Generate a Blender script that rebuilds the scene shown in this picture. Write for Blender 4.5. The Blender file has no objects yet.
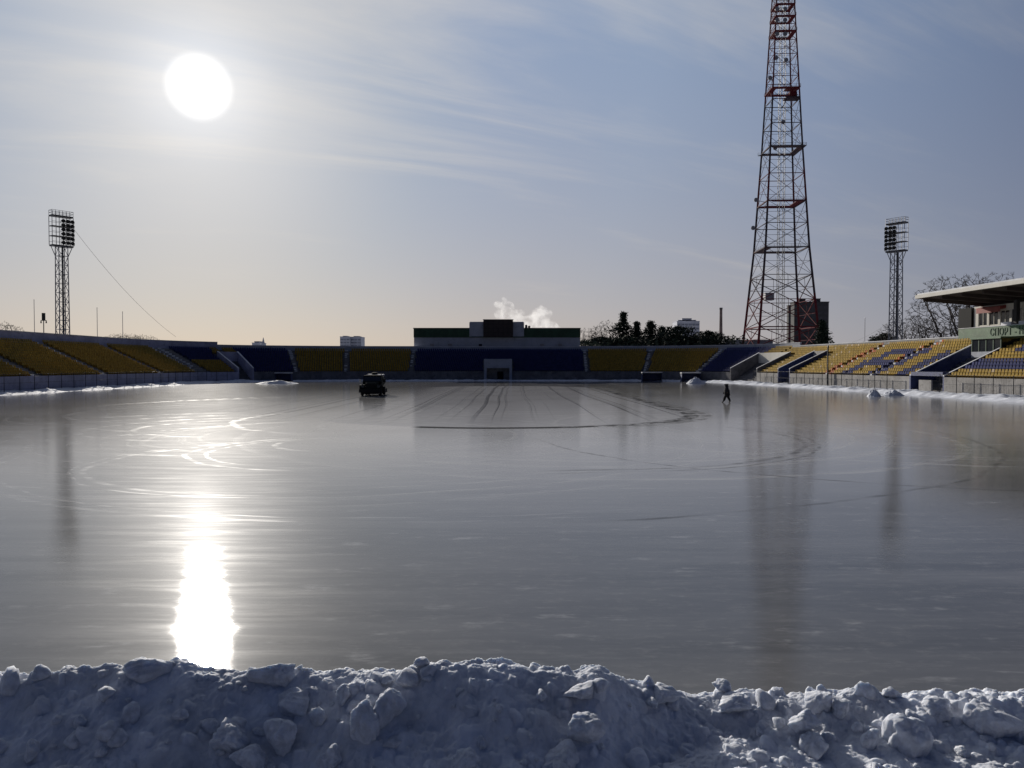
import bpy, bmesh, math, random
import numpy as np
from mathutils import Vector, Matrix, Euler

random.seed(7)
RNG = np.random.default_rng(11)
SC = bpy.context.scene
COL = SC.collection
R = math.radians

# ------------------------------------------------------------------ camera
F = 769.0
CAMZ = 3.6
PITCH = math.atan(19 / F)
CP, SP = math.cos(PITCH), math.sin(PITCH)
cam = bpy.data.cameras.new("camera"); camo = bpy.data.objects.new("camera", cam)
COL.objects.link(camo)
cam.sensor_width = 36.0; cam.lens = F / 1024 * 36.0
cam.clip_start = 0.1; cam.clip_end = 20000
camo.location = (0, 0, CAMZ); camo.rotation_euler = (R(90) - PITCH, 0, 0)
SC.camera = camo

def P(px, py, Y):
    a, b = (px - 512) / F, (384 - py) / F
    d = (a, CP + b * SP, -SP + b * CP)
    k = Y / d[1]
    return (d[0] * k, Y, CAMZ + d[2] * k)

def proj(x, y, z):
    z = z - CAMZ
    dep = y * CP - z * SP; up = y * SP + z * CP
    return 512 + F * x / dep, 384 - F * up / dep

a, b = (199 - 512) / F, (384 - 87) / F
SUN = Vector((a, CP + b * SP, -SP + b * CP)).normalized()
SUN_EL = math.asin(SUN.z); SUN_AZ = math.atan2(SUN.x, SUN.y)

# ------------------------------------------------------------------ node helper
class NT:
    def __init__(s, nt): s.nt = nt; s.n = nt.nodes; s.l = nt.links
    def new(s, t, **kw):
        n = s.n.new(t)
        for k, v in kw.items(): setattr(n, k, v)
        return n
    def put(s, sock, v):
        if isinstance(v, bpy.types.NodeSocket): s.l.new(v, sock)
        elif isinstance(v, (tuple, list)) and sock.type == 'RGBA' and len(v) == 3: sock.default_value = (*v, 1)
        else: sock.default_value = v
    def m(s, op, a, b=0.0, c=0.0, clamp=False):
        n = s.new('ShaderNodeMath', operation=op, use_clamp=clamp)
        s.put(n.inputs[0], a); s.put(n.inputs[1], b)
        if op in ('MULTIPLY_ADD', 'COMPARE', 'SMOOTH_MIN', 'WRAP'): s.put(n.inputs[2], c)
        return n.outputs[0]
    def add(s, a, b): return s.m('ADD', a, b)
    def sub(s, a, b): return s.m('SUBTRACT', a, b)
    def mul(s, a, b): return s.m('MULTIPLY', a, b)
    def sep(s, v):
        n = s.new('ShaderNodeSeparateXYZ'); s.put(n.inputs[0], v); return n.outputs
    def comb(s, x, y, z=0.0):
        n = s.new('ShaderNodeCombineXYZ')
        s.put(n.inputs[0], x); s.put(n.inputs[1], y); s.put(n.inputs[2], z); return n.outputs[0]
    def noise(s, vec, scale, detail=4.0, rough=0.55, dist=0.0):
        n = s.new('ShaderNodeTexNoise')
        if vec is not None: s.put(n.inputs['Vector'], vec)
        n.inputs['Scale'].default_value = scale; n.inputs['Detail'].default_value = detail
        n.inputs['Roughness'].default_value = rough; n.inputs['Distortion'].default_value = dist
        return n.outputs['Fac']
    def smooth(s, v, lo, hi, a=0.0, b=1.0):
        n = s.new('ShaderNodeMapRange', interpolation_type='SMOOTHSTEP')
        s.put(n.inputs[0], v); s.put(n.inputs[1], lo); s.put(n.inputs[2], hi)
        s.put(n.inputs[3], a); s.put(n.inputs[4], b); return n.outputs[0]
    def mix(s, f, a, b, blend='MIX'):
        n = s.new('ShaderNodeMix', data_type='RGBA', blend_type=blend)
        s.put(n.inputs[0], f); s.put(n.inputs[6], a); s.put(n.inputs[7], b); return n.outputs[2]
    def ramp(s, v, stops):
        n = s.new('ShaderNodeValToRGB'); e = n.color_ramp.elements
        while len(e) < len(stops): e.new(0.5)
        for i, (p, c) in enumerate(stops):
            e[i].position = p; e[i].color = (*c, 1) if len(c) == 3 else c
        s.put(n.inputs[0], v); return n.outputs[0]
    def mapping(s, v, sc):
        n = s.new('ShaderNodeMapping'); s.put(n.inputs[0], v); n.inputs['Scale'].default_value = sc; return n.outputs[0]

def newmat(name):
    m = bpy.data.materials.new(name); m.use_nodes = True
    t = NT(m.node_tree); bs = m.node_tree.nodes['Principled BSDF']
    return m, t, bs

def mat(name, col, rough=0.8, var=0.25, scale=1.5, bump=0.0, bscale=8.0, metal=0.0, dirt=None, spec=0.3):
    m, t, bs = newmat(name)
    co = t.new('ShaderNodeTexCoord').outputs['Object']
    n1 = t.noise(co, scale, 6, 0.6)
    c = t.mix(t.smooth(n1, 0.3, 0.7), tuple(x * (1 - var) for x in col), tuple(min(1, x * (1 + var)) for x in col))
    if dirt:
        n2 = t.noise(co, scale * 2.7, 7, 0.65)
        c = t.mix(t.smooth(n2, 0.52, 0.68, 0, 0.8), c, dirt)
    t.put(bs.inputs['Base Color'], c)
    t.put(bs.inputs['Roughness'], t.add(rough - 0.08, t.mul(n1, 0.16)))
    bs.inputs['Metallic'].default_value = metal
    bs.inputs['Specular IOR Level'].default_value = spec
    if bump > 0:
        b = t.new('ShaderNodeBump'); b.inputs['Strength'].default_value = 0.6; b.inputs['Distance'].default_value = bump
        t.put(b.inputs['Height'], t.noise(co, bscale, 8, 0.65)); t.put(bs.inputs['Normal'], b.outputs[0])
    return m

M = {}
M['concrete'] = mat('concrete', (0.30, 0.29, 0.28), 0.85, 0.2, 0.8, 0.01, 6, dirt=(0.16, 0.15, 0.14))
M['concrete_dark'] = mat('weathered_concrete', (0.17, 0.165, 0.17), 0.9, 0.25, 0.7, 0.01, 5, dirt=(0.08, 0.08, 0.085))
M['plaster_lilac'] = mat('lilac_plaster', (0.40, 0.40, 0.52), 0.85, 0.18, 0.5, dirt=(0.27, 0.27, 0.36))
M['plaster_grey'] = mat('grey_plaster', (0.40, 0.42, 0.47), 0.8, 0.12, 0.4, dirt=(0.3, 0.31, 0.34))
M['plaster_white'] = mat('white_plaster', (0.68, 0.66, 0.60), 0.8, 0.08, 0.7)
M['blue_paint'] = mat('blue_paint', (0.045, 0.06, 0.15), 0.6, 0.25, 0.8, dirt=(0.10, 0.11, 0.15))
M['green_paint'] = mat('green_paint', (0.105, 0.175, 0.105), 0.6, 0.2, 0.9, dirt=(0.17, 0.22, 0.16))
M['green_dark'] = mat('dark_green_cladding', (0.032, 0.075, 0.042), 0.6, 0.25, 0.6)
M['seat_yellow'] = mat('yellow_plastic', (0.37, 0.25, 0.05), 0.8, 0.36, 2.1, dirt=(0.40, 0.31, 0.13), spec=0.08)
M['seat_blue'] = mat('blue_plastic', (0.038, 0.046, 0.14), 0.8, 0.4, 2.1, dirt=(0.12, 0.13, 0.21), spec=0.08)
M['seat_orange'] = mat('orange_plastic', (0.42, 0.13, 0.04), 0.75, 0.3, 0.35, spec=0.1)
M['seat_faded'] = mat('faded_plastic', (0.50, 0.40, 0.26), 0.8, 0.2, 0.35, spec=0.1)
M['dark_metal'] = mat('dark_steel', (0.05, 0.05, 0.055), 0.55, 0.2, 2, metal=0.2)
M['grey_metal'] = mat('galvanised_steel', (0.19, 0.19, 0.21), 0.5, 0.2, 2, metal=0.4)
M['bark'] = mat('bark', (0.06, 0.05, 0.045), 0.95, 0.3, 2)
M['needles'] = mat('dark_needles', (0.022, 0.032, 0.020), 0.9, 0.4, 0.6)
M['roof_dark'] = mat('dark_roofing', (0.06, 0.06, 0.065), 0.8, 0.2, 0.6)
M['soffit'] = mat('brown_soffit', (0.07, 0.055, 0.05), 0.85, 0.2, 0.5)
M['screen_dark'] = mat('dark_screen_panel', (0.035, 0.025, 0.025), 0.5, 0.2, 1.5)
M['red_paint'] = mat('red_paint', (0.27, 0.06, 0.05), 0.6, 0.2, 1)
M['tarp'] = mat('dark_green_truck_paint', (0.018, 0.02, 0.018), 0.85, 0.3, 1.2, spec=0.08)
M['rubber'] = mat('black_rubber', (0.02, 0.02, 0.02), 0.9, 0.2, 5)
M['cloth'] = mat('dark_cloth', (0.025, 0.025, 0.03), 0.95, 0.3, 4)
M['skin'] = mat('skin', (0.45, 0.27, 0.2), 0.6, 0.05, 5)
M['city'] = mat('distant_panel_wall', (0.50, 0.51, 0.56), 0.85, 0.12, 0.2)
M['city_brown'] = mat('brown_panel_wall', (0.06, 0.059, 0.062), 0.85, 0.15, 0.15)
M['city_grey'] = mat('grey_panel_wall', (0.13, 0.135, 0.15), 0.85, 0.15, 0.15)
M['brick'] = mat('chimney_brick', (0.16, 0.12, 0.11), 0.9, 0.2, 0.2)

def glassmat():
    m, t, bs = newmat('window_glass')
    bs.inputs['Base Color'].default_value = (0.02, 0.025, 0.03, 1)
    bs.inputs['Roughness'].default_value = 0.12
    co = t.new('ShaderNodeTexCoord').outputs['Object']
    t.put(bs.inputs['Roughness'], t.add(0.06, t.mul(t.noise(co, 1.3, 3), 0.12)))
    return m
M['glass'] = glassmat()
M['glass_dark'] = mat('dark_window_glass', (0.06, 0.058, 0.065), 0.5, 0.3, 0.3, spec=0.3)
M['glass_dull'] = mat('dusty_window_glass', (0.22, 0.23, 0.27), 0.35, 0.3, 0.3, spec=0.5)

def snowmat(name, col=(0.67, 0.705, 0.79), scale=1.0, sss=0.0, bumpd=0.006):
    m, t, bs = newmat(name)
    co = t.new('ShaderNodeTexCoord').outputs['Object']
    big = t.noise(co, 1.6 * scale, 6, 0.65, 0.4); fine = t.noise(co, 55 * scale, 7, 0.75); mid = t.noise(co, 9 * scale, 7, 0.7)
    c = t.mix(t.smooth(big, 0.32, 0.68), tuple(x * 0.78 for x in col), tuple(min(0.85, x * 1.08) for x in col))
    c = t.mix(t.smooth(mid, 0.52, 0.76, 0, 0.4), c, (0.52, 0.515, 0.52))
    c = t.mix(t.smooth(fine, 0.60, 0.72, 0, 0.5), c, (0.82, 0.83, 0.85))
    t.put(bs.inputs['Base Color'], c)
    bs.inputs['Roughness'].default_value = 0.75; bs.inputs['Specular IOR Level'].default_value = 0.25
    if sss:
        bs.inputs['Subsurface Weight'].default_value = sss
        bs.inputs['Subsurface Radius'].default_value = (0.8, 0.9, 1.0); bs.inputs['Subsurface Scale'].default_value = 0.05
    b = t.new('ShaderNodeBump'); b.inputs['Strength'].default_value = 1.0; b.inputs['Distance'].default_value = bumpd
    t.put(b.inputs['Height'], t.add(t.mul(fine, 0.6), mid)); t.put(bs.inputs['Normal'], b.outputs[0])
    return m
M['snow'] = snowmat('snow_packed', scale=1.0, sss=0.5, bumpd=0.006)
M['snow_far'] = snowmat('snow_far', scale=0.25, bumpd=0.03)
M['snow_cap'] = snowmat('snow_cap', (0.72, 0.735, 0.77), scale=0.3, bumpd=0.02)

# ------------------------------------------------------------------ mesh builder
class MB:
    def __init__(s): s.v = []; s.f = []; s.mi = []
    def face(s, idx, mi=0): s.f.append(tuple(idx)); s.mi.append(mi)
    def quad(s, a, b, c, d, mi=0):
        n = len(s.v); s.v += [tuple(a), tuple(b), tuple(c), tuple(d)]; s.face((n, n + 1, n + 2, n + 3), mi)
    def hexa(s, p, mi=0):      # 8 points: bottom 4 (ccw from above), top 4
        n = len(s.v); s.v += [tuple(q) for q in p]
        for q in ((3, 2, 1, 0), (4, 5, 6, 7), (0, 1, 5, 4), (1, 2, 6, 5), (2, 3, 7, 6), (3, 0, 4, 7)):
            s.face([n + i for i in q], mi)
    def box(s, x0, x1, y0, y1, z0, z1, mi=0):
        s.hexa([(x0, y0, z0), (x1, y0, z0), (x1, y1, z0), (x0, y1, z0), (x0, y0, z1), (x1, y0, z1), (x1, y1, z1), (x0, y1, z1)], mi)
    def obox(s, c, ux, uy, hx, hy, z0, z1, mi=0):   # oriented footprint
        c, ux, uy = Vector((c[0], c[1])), Vector(ux), Vector(uy)
        q = [c - ux * hx - uy * hy, c + ux * hx - uy * hy, c + ux * hx + uy * hy, c - ux * hx + uy * hy]
        s.hexa([(*p, z0) for p in q] + [(*p, z1) for p in q], mi)
    def tube(s, a, b, ra, rb=None, n=6, mi=0, cap=True):
        a, b = Vector(a), Vector(b); rb = ra if rb is None else rb
        d = b - a
        if d.length < 1e-6: return
        d.normalize()
        u = d.cross(Vector((0, 0, 1)) if abs(d.z) < 0.9 else Vector((1, 0, 0))).normalized(); w = d.cross(u)
        k = len(s.v)
        for p, r in ((a, ra), (b, rb)):
            for i in range(n):
                t = 2 * math.pi * (i + 0.5) / n
                s.v.append(tuple(p + (u * math.cos(t) + w * math.sin(t)) * r))
        for i in range(n): s.face((k + i, k + (i + 1) % n, k + n + (i + 1) % n, k + n + i), mi)
        if cap:
            s.face([k + i for i in range(n)][::-1], mi); s.face([k + n + i for i in range(n)], mi)
    def path(s, pts, r, n=5, mi=0):
        for i in range(len(pts) - 1):
            s.tube(pts[i], pts[i + 1], r[i] if isinstance(r, (list, tuple)) else r, r[i + 1] if isinstance(r, (list, tuple)) else r, n, mi)
    def lathe(s, prof, c, axis='z', n=16, mi=0):
        k = len(s.v)
        for r, h in prof:
            for i in range(n):
                t = 2 * math.pi * i / n; p, q = r * math.cos(t), r * math.sin(t)
                s.v.append({'z': (c[0] + p, c[1] + q, c[2] + h), 'y': (c[0] + p, c[1] + h, c[2] - q), 'x': (c[0] + h, c[1] + p, c[2] + q)}[axis])
        for j in range(len(prof) - 1):
            for i in range(n):
                s.face((k + j * n + i, k + j * n + (i + 1) % n, k + (j + 1) * n + (i + 1) % n, k + (j + 1) * n + i), mi)
        s.face([k + i for i in range(n)][::-1], mi); s.face([k + (len(prof) - 1) * n + i for i in range(n)], mi)
    def raw(s, verts, faces, mi=0):
        n = len(s.v); s.v += [tuple(v) for v in verts]
        for f in faces: s.face([n + i for i in f], mi)
    def mesh(s, name, mats):
        me = bpy.data.meshes.new(name); me.from_pydata(s.v, [], s.f)
        for m in (mats if isinstance(mats, (list, tuple)) else [mats]): me.materials.append(m)
        if any(s.mi): me.polygons.foreach_set('material_index', s.mi)
        me.update(); return me
    def build(s, name, mats, parent=None, smooth=False):
        me = s.mesh(name, mats)
        if smooth: me.polygons.foreach_set('use_smooth', [True] * len(me.polygons))
        return link(name, me, parent)

def link(name, me, parent=None, loc=None):
    o = bpy.data.objects.new(name, me); COL.objects.link(o)
    if parent is not None:
        o.parent = parent
        if loc is None:
            # parts are written in world coordinates
            o.matrix_parent_inverse = world_of(parent).inverted()
    if loc is not None: o.location = loc
    return o

def world_of(o):
    m = Matrix.LocRotScale(o.location, o.rotation_euler, o.scale)
    if o.parent is not None: m = world_of(o.parent) @ o.matrix_parent_inverse @ m
    return m

def tag(o, label=None, cat=None, group=None, kind=None):
    if label: o['label'] = label
    if cat: o['category'] = cat
    if group: o['group'] = group
    if kind: o['kind'] = kind
    return o

def thing(name, label, cat, loc=(0, 0, 0), group=None):
    o = bpy.data.objects.new(name, None); COL.objects.link(o); o.location = loc; o.empty_display_size = 0.5
    return tag(o, label, cat, group)

# ------------------------------------------------------------------ numpy noise
def vnoise(x, y, seed=0):
    xi, yi = np.floor(x).astype(np.int64), np.floor(y).astype(np.int64)
    fx, fy = x - xi, y - yi
    fx = fx * fx * fx * (fx * (fx * 6 - 15) + 10); fy = fy * fy * fy * (fy * (fy * 6 - 15) + 10)
    def h(i, j):
        n = (i * 374761393 + j * 668265263 + seed * 1442695041) & 0xFFFFFFFF
        n = ((n ^ (n >> 13)) * 1274126177) & 0xFFFFFFFF
        n = n ^ (n >> 16)
        return (n & 0xFFFF) / 65535.0
    return (h(xi, yi) * (1 - fx) + h(xi + 1, yi) * fx) * (1 - fy) + (h(xi, yi + 1) * (1 - fx) + h(xi + 1, yi + 1) * fx) * fy
def fbm(x, y, oct=5, seed=0, gain=0.5):
    s, a, t = 0, 1.0, 0
    for i in range(oct):
        s = s + a * (vnoise(x * 2 ** i + 17.3 * i, y * 2 ** i - 9.1 * i, seed + i) - 0.5); t += a; a *= gain
    return s / t

def gridmesh(name, X, Y, Z, m, smooth=True):
    ny, nx = X.shape
    me = bpy.data.meshes.new(name)
    v = np.stack([X, Y, Z], -1).reshape(-1, 3).astype(np.float32)
    i = np.arange(nx * ny).reshape(ny, nx)
    q = np.stack([i[:-1, :-1], i[:-1, 1:], i[1:, 1:], i[1:, :-1]], -1).reshape(-1, 4).astype(np.int32)
    me.vertices.add(len(v)); me.vertices.foreach_set('co', v.ravel())
    me.loops.add(q.size); me.loops.foreach_set('vertex_index', q.ravel())
    me.polygons.add(len(q)); me.polygons.foreach_set('loop_start', np.arange(0, q.size, 4, dtype=np.int32))
    me.polygons.foreach_set('loop_total', np.full(len(q), 4, dtype=np.int32))
    me.polygons.foreach_set('use_smooth', np.full(len(q), smooth))
    me.update(calc_edges=True); me.materials.append(m)
    return me

# ------------------------------------------------------------------ world and sun
def build_world():
    w = bpy.data.worlds.new("World"); SC.world = w; w.use_nodes = True
    t = NT(w.node_tree); bg = w.node_tree.nodes['Background']
    gen = t.new('ShaderNodeTexCoord').outputs['Generated']
    nrm = t.new('ShaderNodeVectorMath', operation='NORMALIZE'); t.put(nrm.inputs[0], gen); d = nrm.outputs[0]
    sky = t.new('ShaderNodeTexSky', sky_type='NISHITA', sun_disc=False)
    sky.sun_elevation = SUN_EL; sky.sun_rotation = SUN_AZ
    sky.air_density = 1.0; sky.dust_density = 1.5; sky.ozone_density = 1.5
    dt = t.new('ShaderNodeVectorMath', operation='DOT_PRODUCT'); t.put(dt.inputs[0], d); dt.inputs[1].default_value = SUN
    th = t.mul(t.m('ARCCOSINE', t.m('MINIMUM', dt.outputs['Value'], 0.9999999)), 1 / math.pi)   # 0..1 = 0..180 deg
    x, y, z = t.sep(d)
    zc = t.m('MAXIMUM', z, 0.0)
    # thin high cloud: its brightness follows the angle from the sun (forward scattering)
    A = lambda deg: deg / 180
    veil = t.ramp(th, [(A(0), (.64, .64, .64)), (A(3.2), (.60, .60, .605)), (A(5.5), (.535, .54, .55)), (A(11), (.475, .485, .505)),
                       (A(20), (.44, .455, .50)), (A(30), (.425, .445, .485)), (A(42), (.305, .335, .395)), (A(49), (.235, .265, .325)), (A(56), (.165, .190, .255)),
                       (A(64), (.100, .118, .175)), (A(78), (.041, .056, .108)), (A(100), (.018, .030, .074)), (A(180), (.009, .017, .050))])
    aur = t.smooth(th, A(0.9), A(2.35), 1, 0)
    aur2 = t.m('EXPONENT', t.mul(th, -180 / 2.6))
    # clear gaps between the streaks of cloud
    pz = t.add(zc, 0.16)
    u, v = t.m('DIVIDE', x, pz), t.m('DIVIDE', y, pz)
    cr, sr = math.cos(R(24)), math.sin(R(24))
    uu = t.add(t.mul(u, cr), t.mul(v, sr)); vv = t.sub(t.mul(v, cr), t.mul(u, sr))
    p = t.comb(t.mul(uu, 0.42), vv, 0.0)
    n1 = t.noise(p, 1.25, 6, 0.55, 0.35)
    p2 = t.comb(t.mul(uu, 0.25), t.mul(vv, 1.3), 3.7)
    n2 = t.noise(p2, 3.2, 7, 0.6, 0.6)
    cl = t.smooth(t.add(t.add(t.mul(n1, 0.62), t.mul(n2, 0.38)), t.mul(t.sub(zc, 0.32), 0.50)), 0.43, 0.67)
    gap = t.mix(1.0, veil, (0.46, 0.63, 0.89), 'MULTIPLY')
    gap = t.mix(t.smooth(th, A(4), A(17), 0.55, 1.0), veil, gap)
    body = t.mix(cl, gap, veil)
    thin = t.new('ShaderNodeVectorMath', operation='SCALE'); t.put(thin.inputs[0], body); t.put(thin.inputs['Scale'], t.smooth(z, 0.5, 0.85, 1.0, 0.45)); body = thin.outputs[0]
    # warm low band over the horizon, stronger towards the sun
    hb = t.mul(t.m('EXPONENT', t.mul(zc, -5.2)), t.smooth(th, A(8), A(85), 1.0, 0.45))
    warm = t.ramp(th, [(A(0), (.48, .47, .455)), (A(14), (.43, .415, .39)), (A(25), (.425, .38, .35)), (A(38), (.42, .37, .335)), (A(58), (.345, .33, .335)), (A(80), (.10, .11, .145)), (A(180), (.015, .02, .035))])
    body = t.mix(t.m('MINIMUM', t.mul(hb, 1.15), 1.0), body, warm)
    glow = t.new('ShaderNodeVectorMath', operation='SCALE'); t.put(glow.inputs[0], (1.0, 0.97, 0.92)); t.put(glow.inputs['Scale'], t.add(t.mul(aur, 0.75), t.mul(aur2, 0.30)))
    tot = t.new('ShaderNodeVectorMath', operation='ADD'); t.put(tot.inputs[0], body); t.put(tot.inputs[1], glow.outputs[0])
    sc = t.new('ShaderNodeVectorMath', operation='SCALE'); t.put(sc.inputs[0], tot.outputs[0]); sc.inputs['Scale'].default_value = 10.0
    fin = t.mix(WMIX, sky.outputs[0], sc.outputs[0])
    t.put(bg.inputs['Color'], fin); bg.inputs['Strength'].default_value = 0.1
WMIX = 0.96
build_world()
sl = bpy.data.lights.new('sun', 'SUN'); sl.energy = 4.2; sl.angle = R(0.5); sl.color = (1.0, 0.93, 0.83)
so = bpy.data.objects.new('sun', sl); COL.objects.link(so)
so.rotation_euler = SUN.to_track_quat('Z', 'Y').to_euler(); so.location = SUN * 300

# ------------------------------------------------------------------ ground and ice
def plane(name, x0, x1, y0, y1, z, m, nx=1, ny=1):
    xs, ys = np.linspace(x0, x1, nx + 1), np.linspace(y0, y1, ny + 1)
    X, Y = np.meshgrid(xs, ys)
    return link(name, gridmesh(name, X, Y, np.full_like(X, z), m, False))
tag(plane('ground', -5000, 5000, -3000, 7000, -0.03, M['snow_far']), kind='structure')

def icemat():
    m, t, bs = newmat('rink_ice')
    co = t.new('ShaderNodeTexCoord').outputs['Object']
    x, y, z = t.sep(co)
    def dist(cx, cy):
        n = t.new('ShaderNodeVectorMath', operation='DISTANCE'); t.put(n.inputs[0], t.comb(x, y)); n.inputs[1].default_value = (cx, cy, 0); return n.outputs['Value']
    wob = t.noise(co, 0.22, 3, 0.5)
    brk = t.noise(t.mapping(co, (0.35, 1.2, 1)), 1.1, 5, 0.6)
    def ring(cx, cy, r, w, lim=None):
        d = t.m('ABSOLUTE', t.sub(t.add(dist(cx, cy), t.mul(t.sub(wob, 0.5), 1.6)), r))
        k = t.smooth(d, w * 0.35, w, 1, 0)
        if lim: k = t.mul(k, lim)
        return k
    def acc(l):
        o = l[0]
        for q in l[1:]: o = t.m('MAXIMUM', o, q)
        return o
    lf = lambda c, s=4.0: t.smooth(x, c - s, c + s, 1, 0)
    # pale frosty scrapes left by the turning machine
    def ring2(cx, cy, r, w, lim=None):
        d = t.m('ABSOLUTE', t.sub(t.add(dist(cx, cy), t.mul(t.sub(wob, 0.5), 0.9)), r))
        k = t.smooth(d, w * 0.3, w, 1, 0)
        return t.mul(k, lim) if lim else k
    pale = acc([ring2(-7.2, 29.3, 8.0, 0.16, lf(-5)), ring2(-7.2, 29.3, 8.45, 0.08, lf(-5)), ring2(-7.5, 35.2, 3.2, 0.2, lf(-8, 2)),
                ring2(-3.2, 35, 17.5, 0.16, lf(1, 6)), ring2(-3.2, 35, 17.0, 0.08, lf(1, 6)), ring2(-7.0, 32.5, 6.3, 0.14, lf(-6)), ring2(-7.0, 32.5, 5.6, 0.1, lf(-6)),
                ring2(-15, 44.6, 6.2, 0.25, lf(-17)), ring2(-15.6, 44.6, 8.3, 0.25, lf(-18)), ring2(-16.2, 45, 10.6, 0.3, lf(-19)),
                ring2(-17, 45, 13.4, 0.3, lf(-22)), ring2(-8, 60, 30, 0.3, lf(-14)), ring2(-9, 66, 27, 0.3, lf(-20)),
                ring2(-4, 52, 14, 0.3, lf(-12)), ring2(-3, 47, 8.5, 0.25, lf(-7))])
    pale = t.mul(pale, t.smooth(brk, 0.42, 0.64, 0.05, 1.0))
    # bundles of faint concentric lines where the resurfacer turned
    fam = []
    for cx, cy, r0, r1, f in ((-9, 40, 5, 24, 1.5), (4, 42, 8, 22, 1.1), (22, 46, 8, 24, 1.0), (-20, 60, 8, 22, 0.9)):
        dd = t.add(dist(cx, cy), t.mul(t.sub(wob, 0.5), 1.2))
        l1 = t.noise(t.comb(t.mul(dd, f), 0.0, cx), 1.0, 5, 0.75)
        fam.append(t.mul(t.smooth(l1, 0.50, 0.62), t.mul(t.smooth(dd, r0, r0 + 3), t.smooth(dd, r1 - 6, r1, 1, 0))))
    lanes = t.mul(acc(fam), t.smooth(brk, 0.35, 0.6, 0.15, 1.0))
    darkarc = t.mul(acc([ring2(1.5, 38.5, 12.4, 0.22), ring2(1.5, 38.5, 13.0, 0.12), ring2(-4, 44, 27, 0.14), ring2(20, 40, 19, 0.14)]), t.mul(t.smooth(x, 0.5, 3.0), t.smooth(brk, 0.38, 0.62, 0.1, 1.0)))
    darkarc = t.mul(darkarc, t.smooth(y, 48, 40))
    # dark meltwater seam round the centre of the rink (a long capsule)
    yc = t.m('MINIMUM', t.m('MAXIMUM', y, 58.0), 118.0)
    dcap = t.new('ShaderNodeVectorMath', operation='DISTANCE'); t.put(dcap.inputs[0], t.comb(x, y)); t.put(dcap.inputs[1], t.comb(-1.0, yc))
    dc = t.add(dcap.outputs['Value'], t.mul(t.sub(wob, 0.5), 0.5))
    seam = t.smooth(t.m('ABSOLUTE', t.sub(dc, 14.2)), 0.4, 0.75, 1, 0)
    seam2 = t.mul(t.smooth(t.m('ABSOLUTE', t.sub(dc, 15.2)), 0.25, 0.5, 1, 0), 0.7)
    seam = t.m('MAXIMUM', seam, t.mul(seam2, t.smooth(x, 4, 10)))
    seam = t.mul(seam, t.smooth(x, -6.0, -5.2))
    gaps = t.noise(co, 0.8, 4, 0.7)
    seam = t.mul(seam, t.m('MAXIMUM', t.smooth(x, 4.5, 2.5), t.smooth(gaps, 0.42, 0.55, 0.15, 1)))
    inside = t.mul(t.smooth(dc, 13.6, 14.4, 1, 0), t.smooth(x, -15.0, -9.0))
    # long wheel tracks running down the far half
    wx = t.add(x, t.mul(t.sub(t.noise(t.mapping(co, (0.012, 0.016, 1)), 1.0, 1), 0.5), 2.5))
    tr = t.noise(t.comb(t.mul(wx, 0.95), t.mul(y, 0.0012)), 1.0, 5, 0.75)
    tracks = t.mul(t.smooth(tr, 0.53, 0.62), t.mul(t.smooth(y, 44, 62), t.smooth(t.m('ABSOLUTE', t.sub(x, -2)), 14, 26, 1, 0)))
    # patches and streaks drawn out along the flooding direction
    st = t.noise(t.mapping(co, (0.10, 0.9, 1)), 1.0, 8, 0.66, 0.3)
    st2 = t.noise(t.mapping(co, (0.25, 2.6, 1)), 1.0, 7, 0.7, 0.2)
    pat = t.noise(co, 0.11, 7, 0.62, 0.5)
    grain = t.noise(t.mapping(co, (2.2, 5.0, 1)), 1.0, 8, 0.75)
    spk = t.noise(t.mapping(co, (0.8, 2.2, 1)), 0.9, 4, 0.65)
    frost = t.mul(t.smooth(spk, 0.58, 0.72), t.smooth(grain, 0.35, 0.6, 0.2, 1.0))
    base = t.mix(t.smooth(st, 0.28, 0.72), (0.070, 0.068, 0.065), (0.145, 0.143, 0.141))
    base = t.mix(t.smooth(pat, 0.38, 0.66, 0, 0.7), base, (0.088, 0.084, 0.080))
    base = t.mix(t.smooth(grain, 0.48, 0.72, 0, 0.45), base, (0.24, 0.238, 0.235))
    base = t.mix(t.smooth(st2, 0.55, 0.75, 0, 0.4), base, (0.22, 0.218, 0.214))
    # far half lightened in the base colour to stand in for reflected sky
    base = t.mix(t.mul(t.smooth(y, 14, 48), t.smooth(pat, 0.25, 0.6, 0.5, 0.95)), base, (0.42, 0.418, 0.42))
    base = t.mix(t.mul(inside, 0.55), base, (0.36, 0.362, 0.385))
    base = t.mix(t.mul(lanes, 0.8), base, (0.45, 0.45, 0.45))
    base = t.mix(t.m('MAXIMUM', t.mul(pale, 0.55), t.mul(frost, 0.45)), base, (0.42, 0.42, 0.42))
    base = t.mix(t.mul(t.m('MAXIMUM', tracks, darkarc), 0.7), base, (0.035, 0.035, 0.037))
    base = t.mix(t.mul(seam, 0.9), base, (0.022, 0.022, 0.024))
    nt = m.node_tree; nt.nodes.remove(bs); out = nt.nodes['Material Output']
    b = t.new('ShaderNodeBump'); b.inputs['Strength'].default_value = 0.10; b.inputs['Distance'].default_value = 0.02
    hgt = t.add(t.mul(grain, 0.35), t.mul(st, 1.0))
    hgt = t.add(hgt, t.mul(pale, 0.25))
    t.put(b.inputs['Height'], hgt)
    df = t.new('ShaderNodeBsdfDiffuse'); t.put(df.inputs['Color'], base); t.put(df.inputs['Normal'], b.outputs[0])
    g1 = t.new('ShaderNodeBsdfAnisotropic', distribution='BECKMANN'); g2 = t.new('ShaderNodeBsdfAnisotropic', distribution='BECKMANN')
    for g in (g1, g2): t.put(g.inputs['Normal'], b.outputs[0]); g.inputs['Color'].default_value = (0.97, 0.98, 1, 1)
    r1 = t.add(0.118, t.mul(t.smooth(st, 0.3, 0.75), 0.035))
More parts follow.
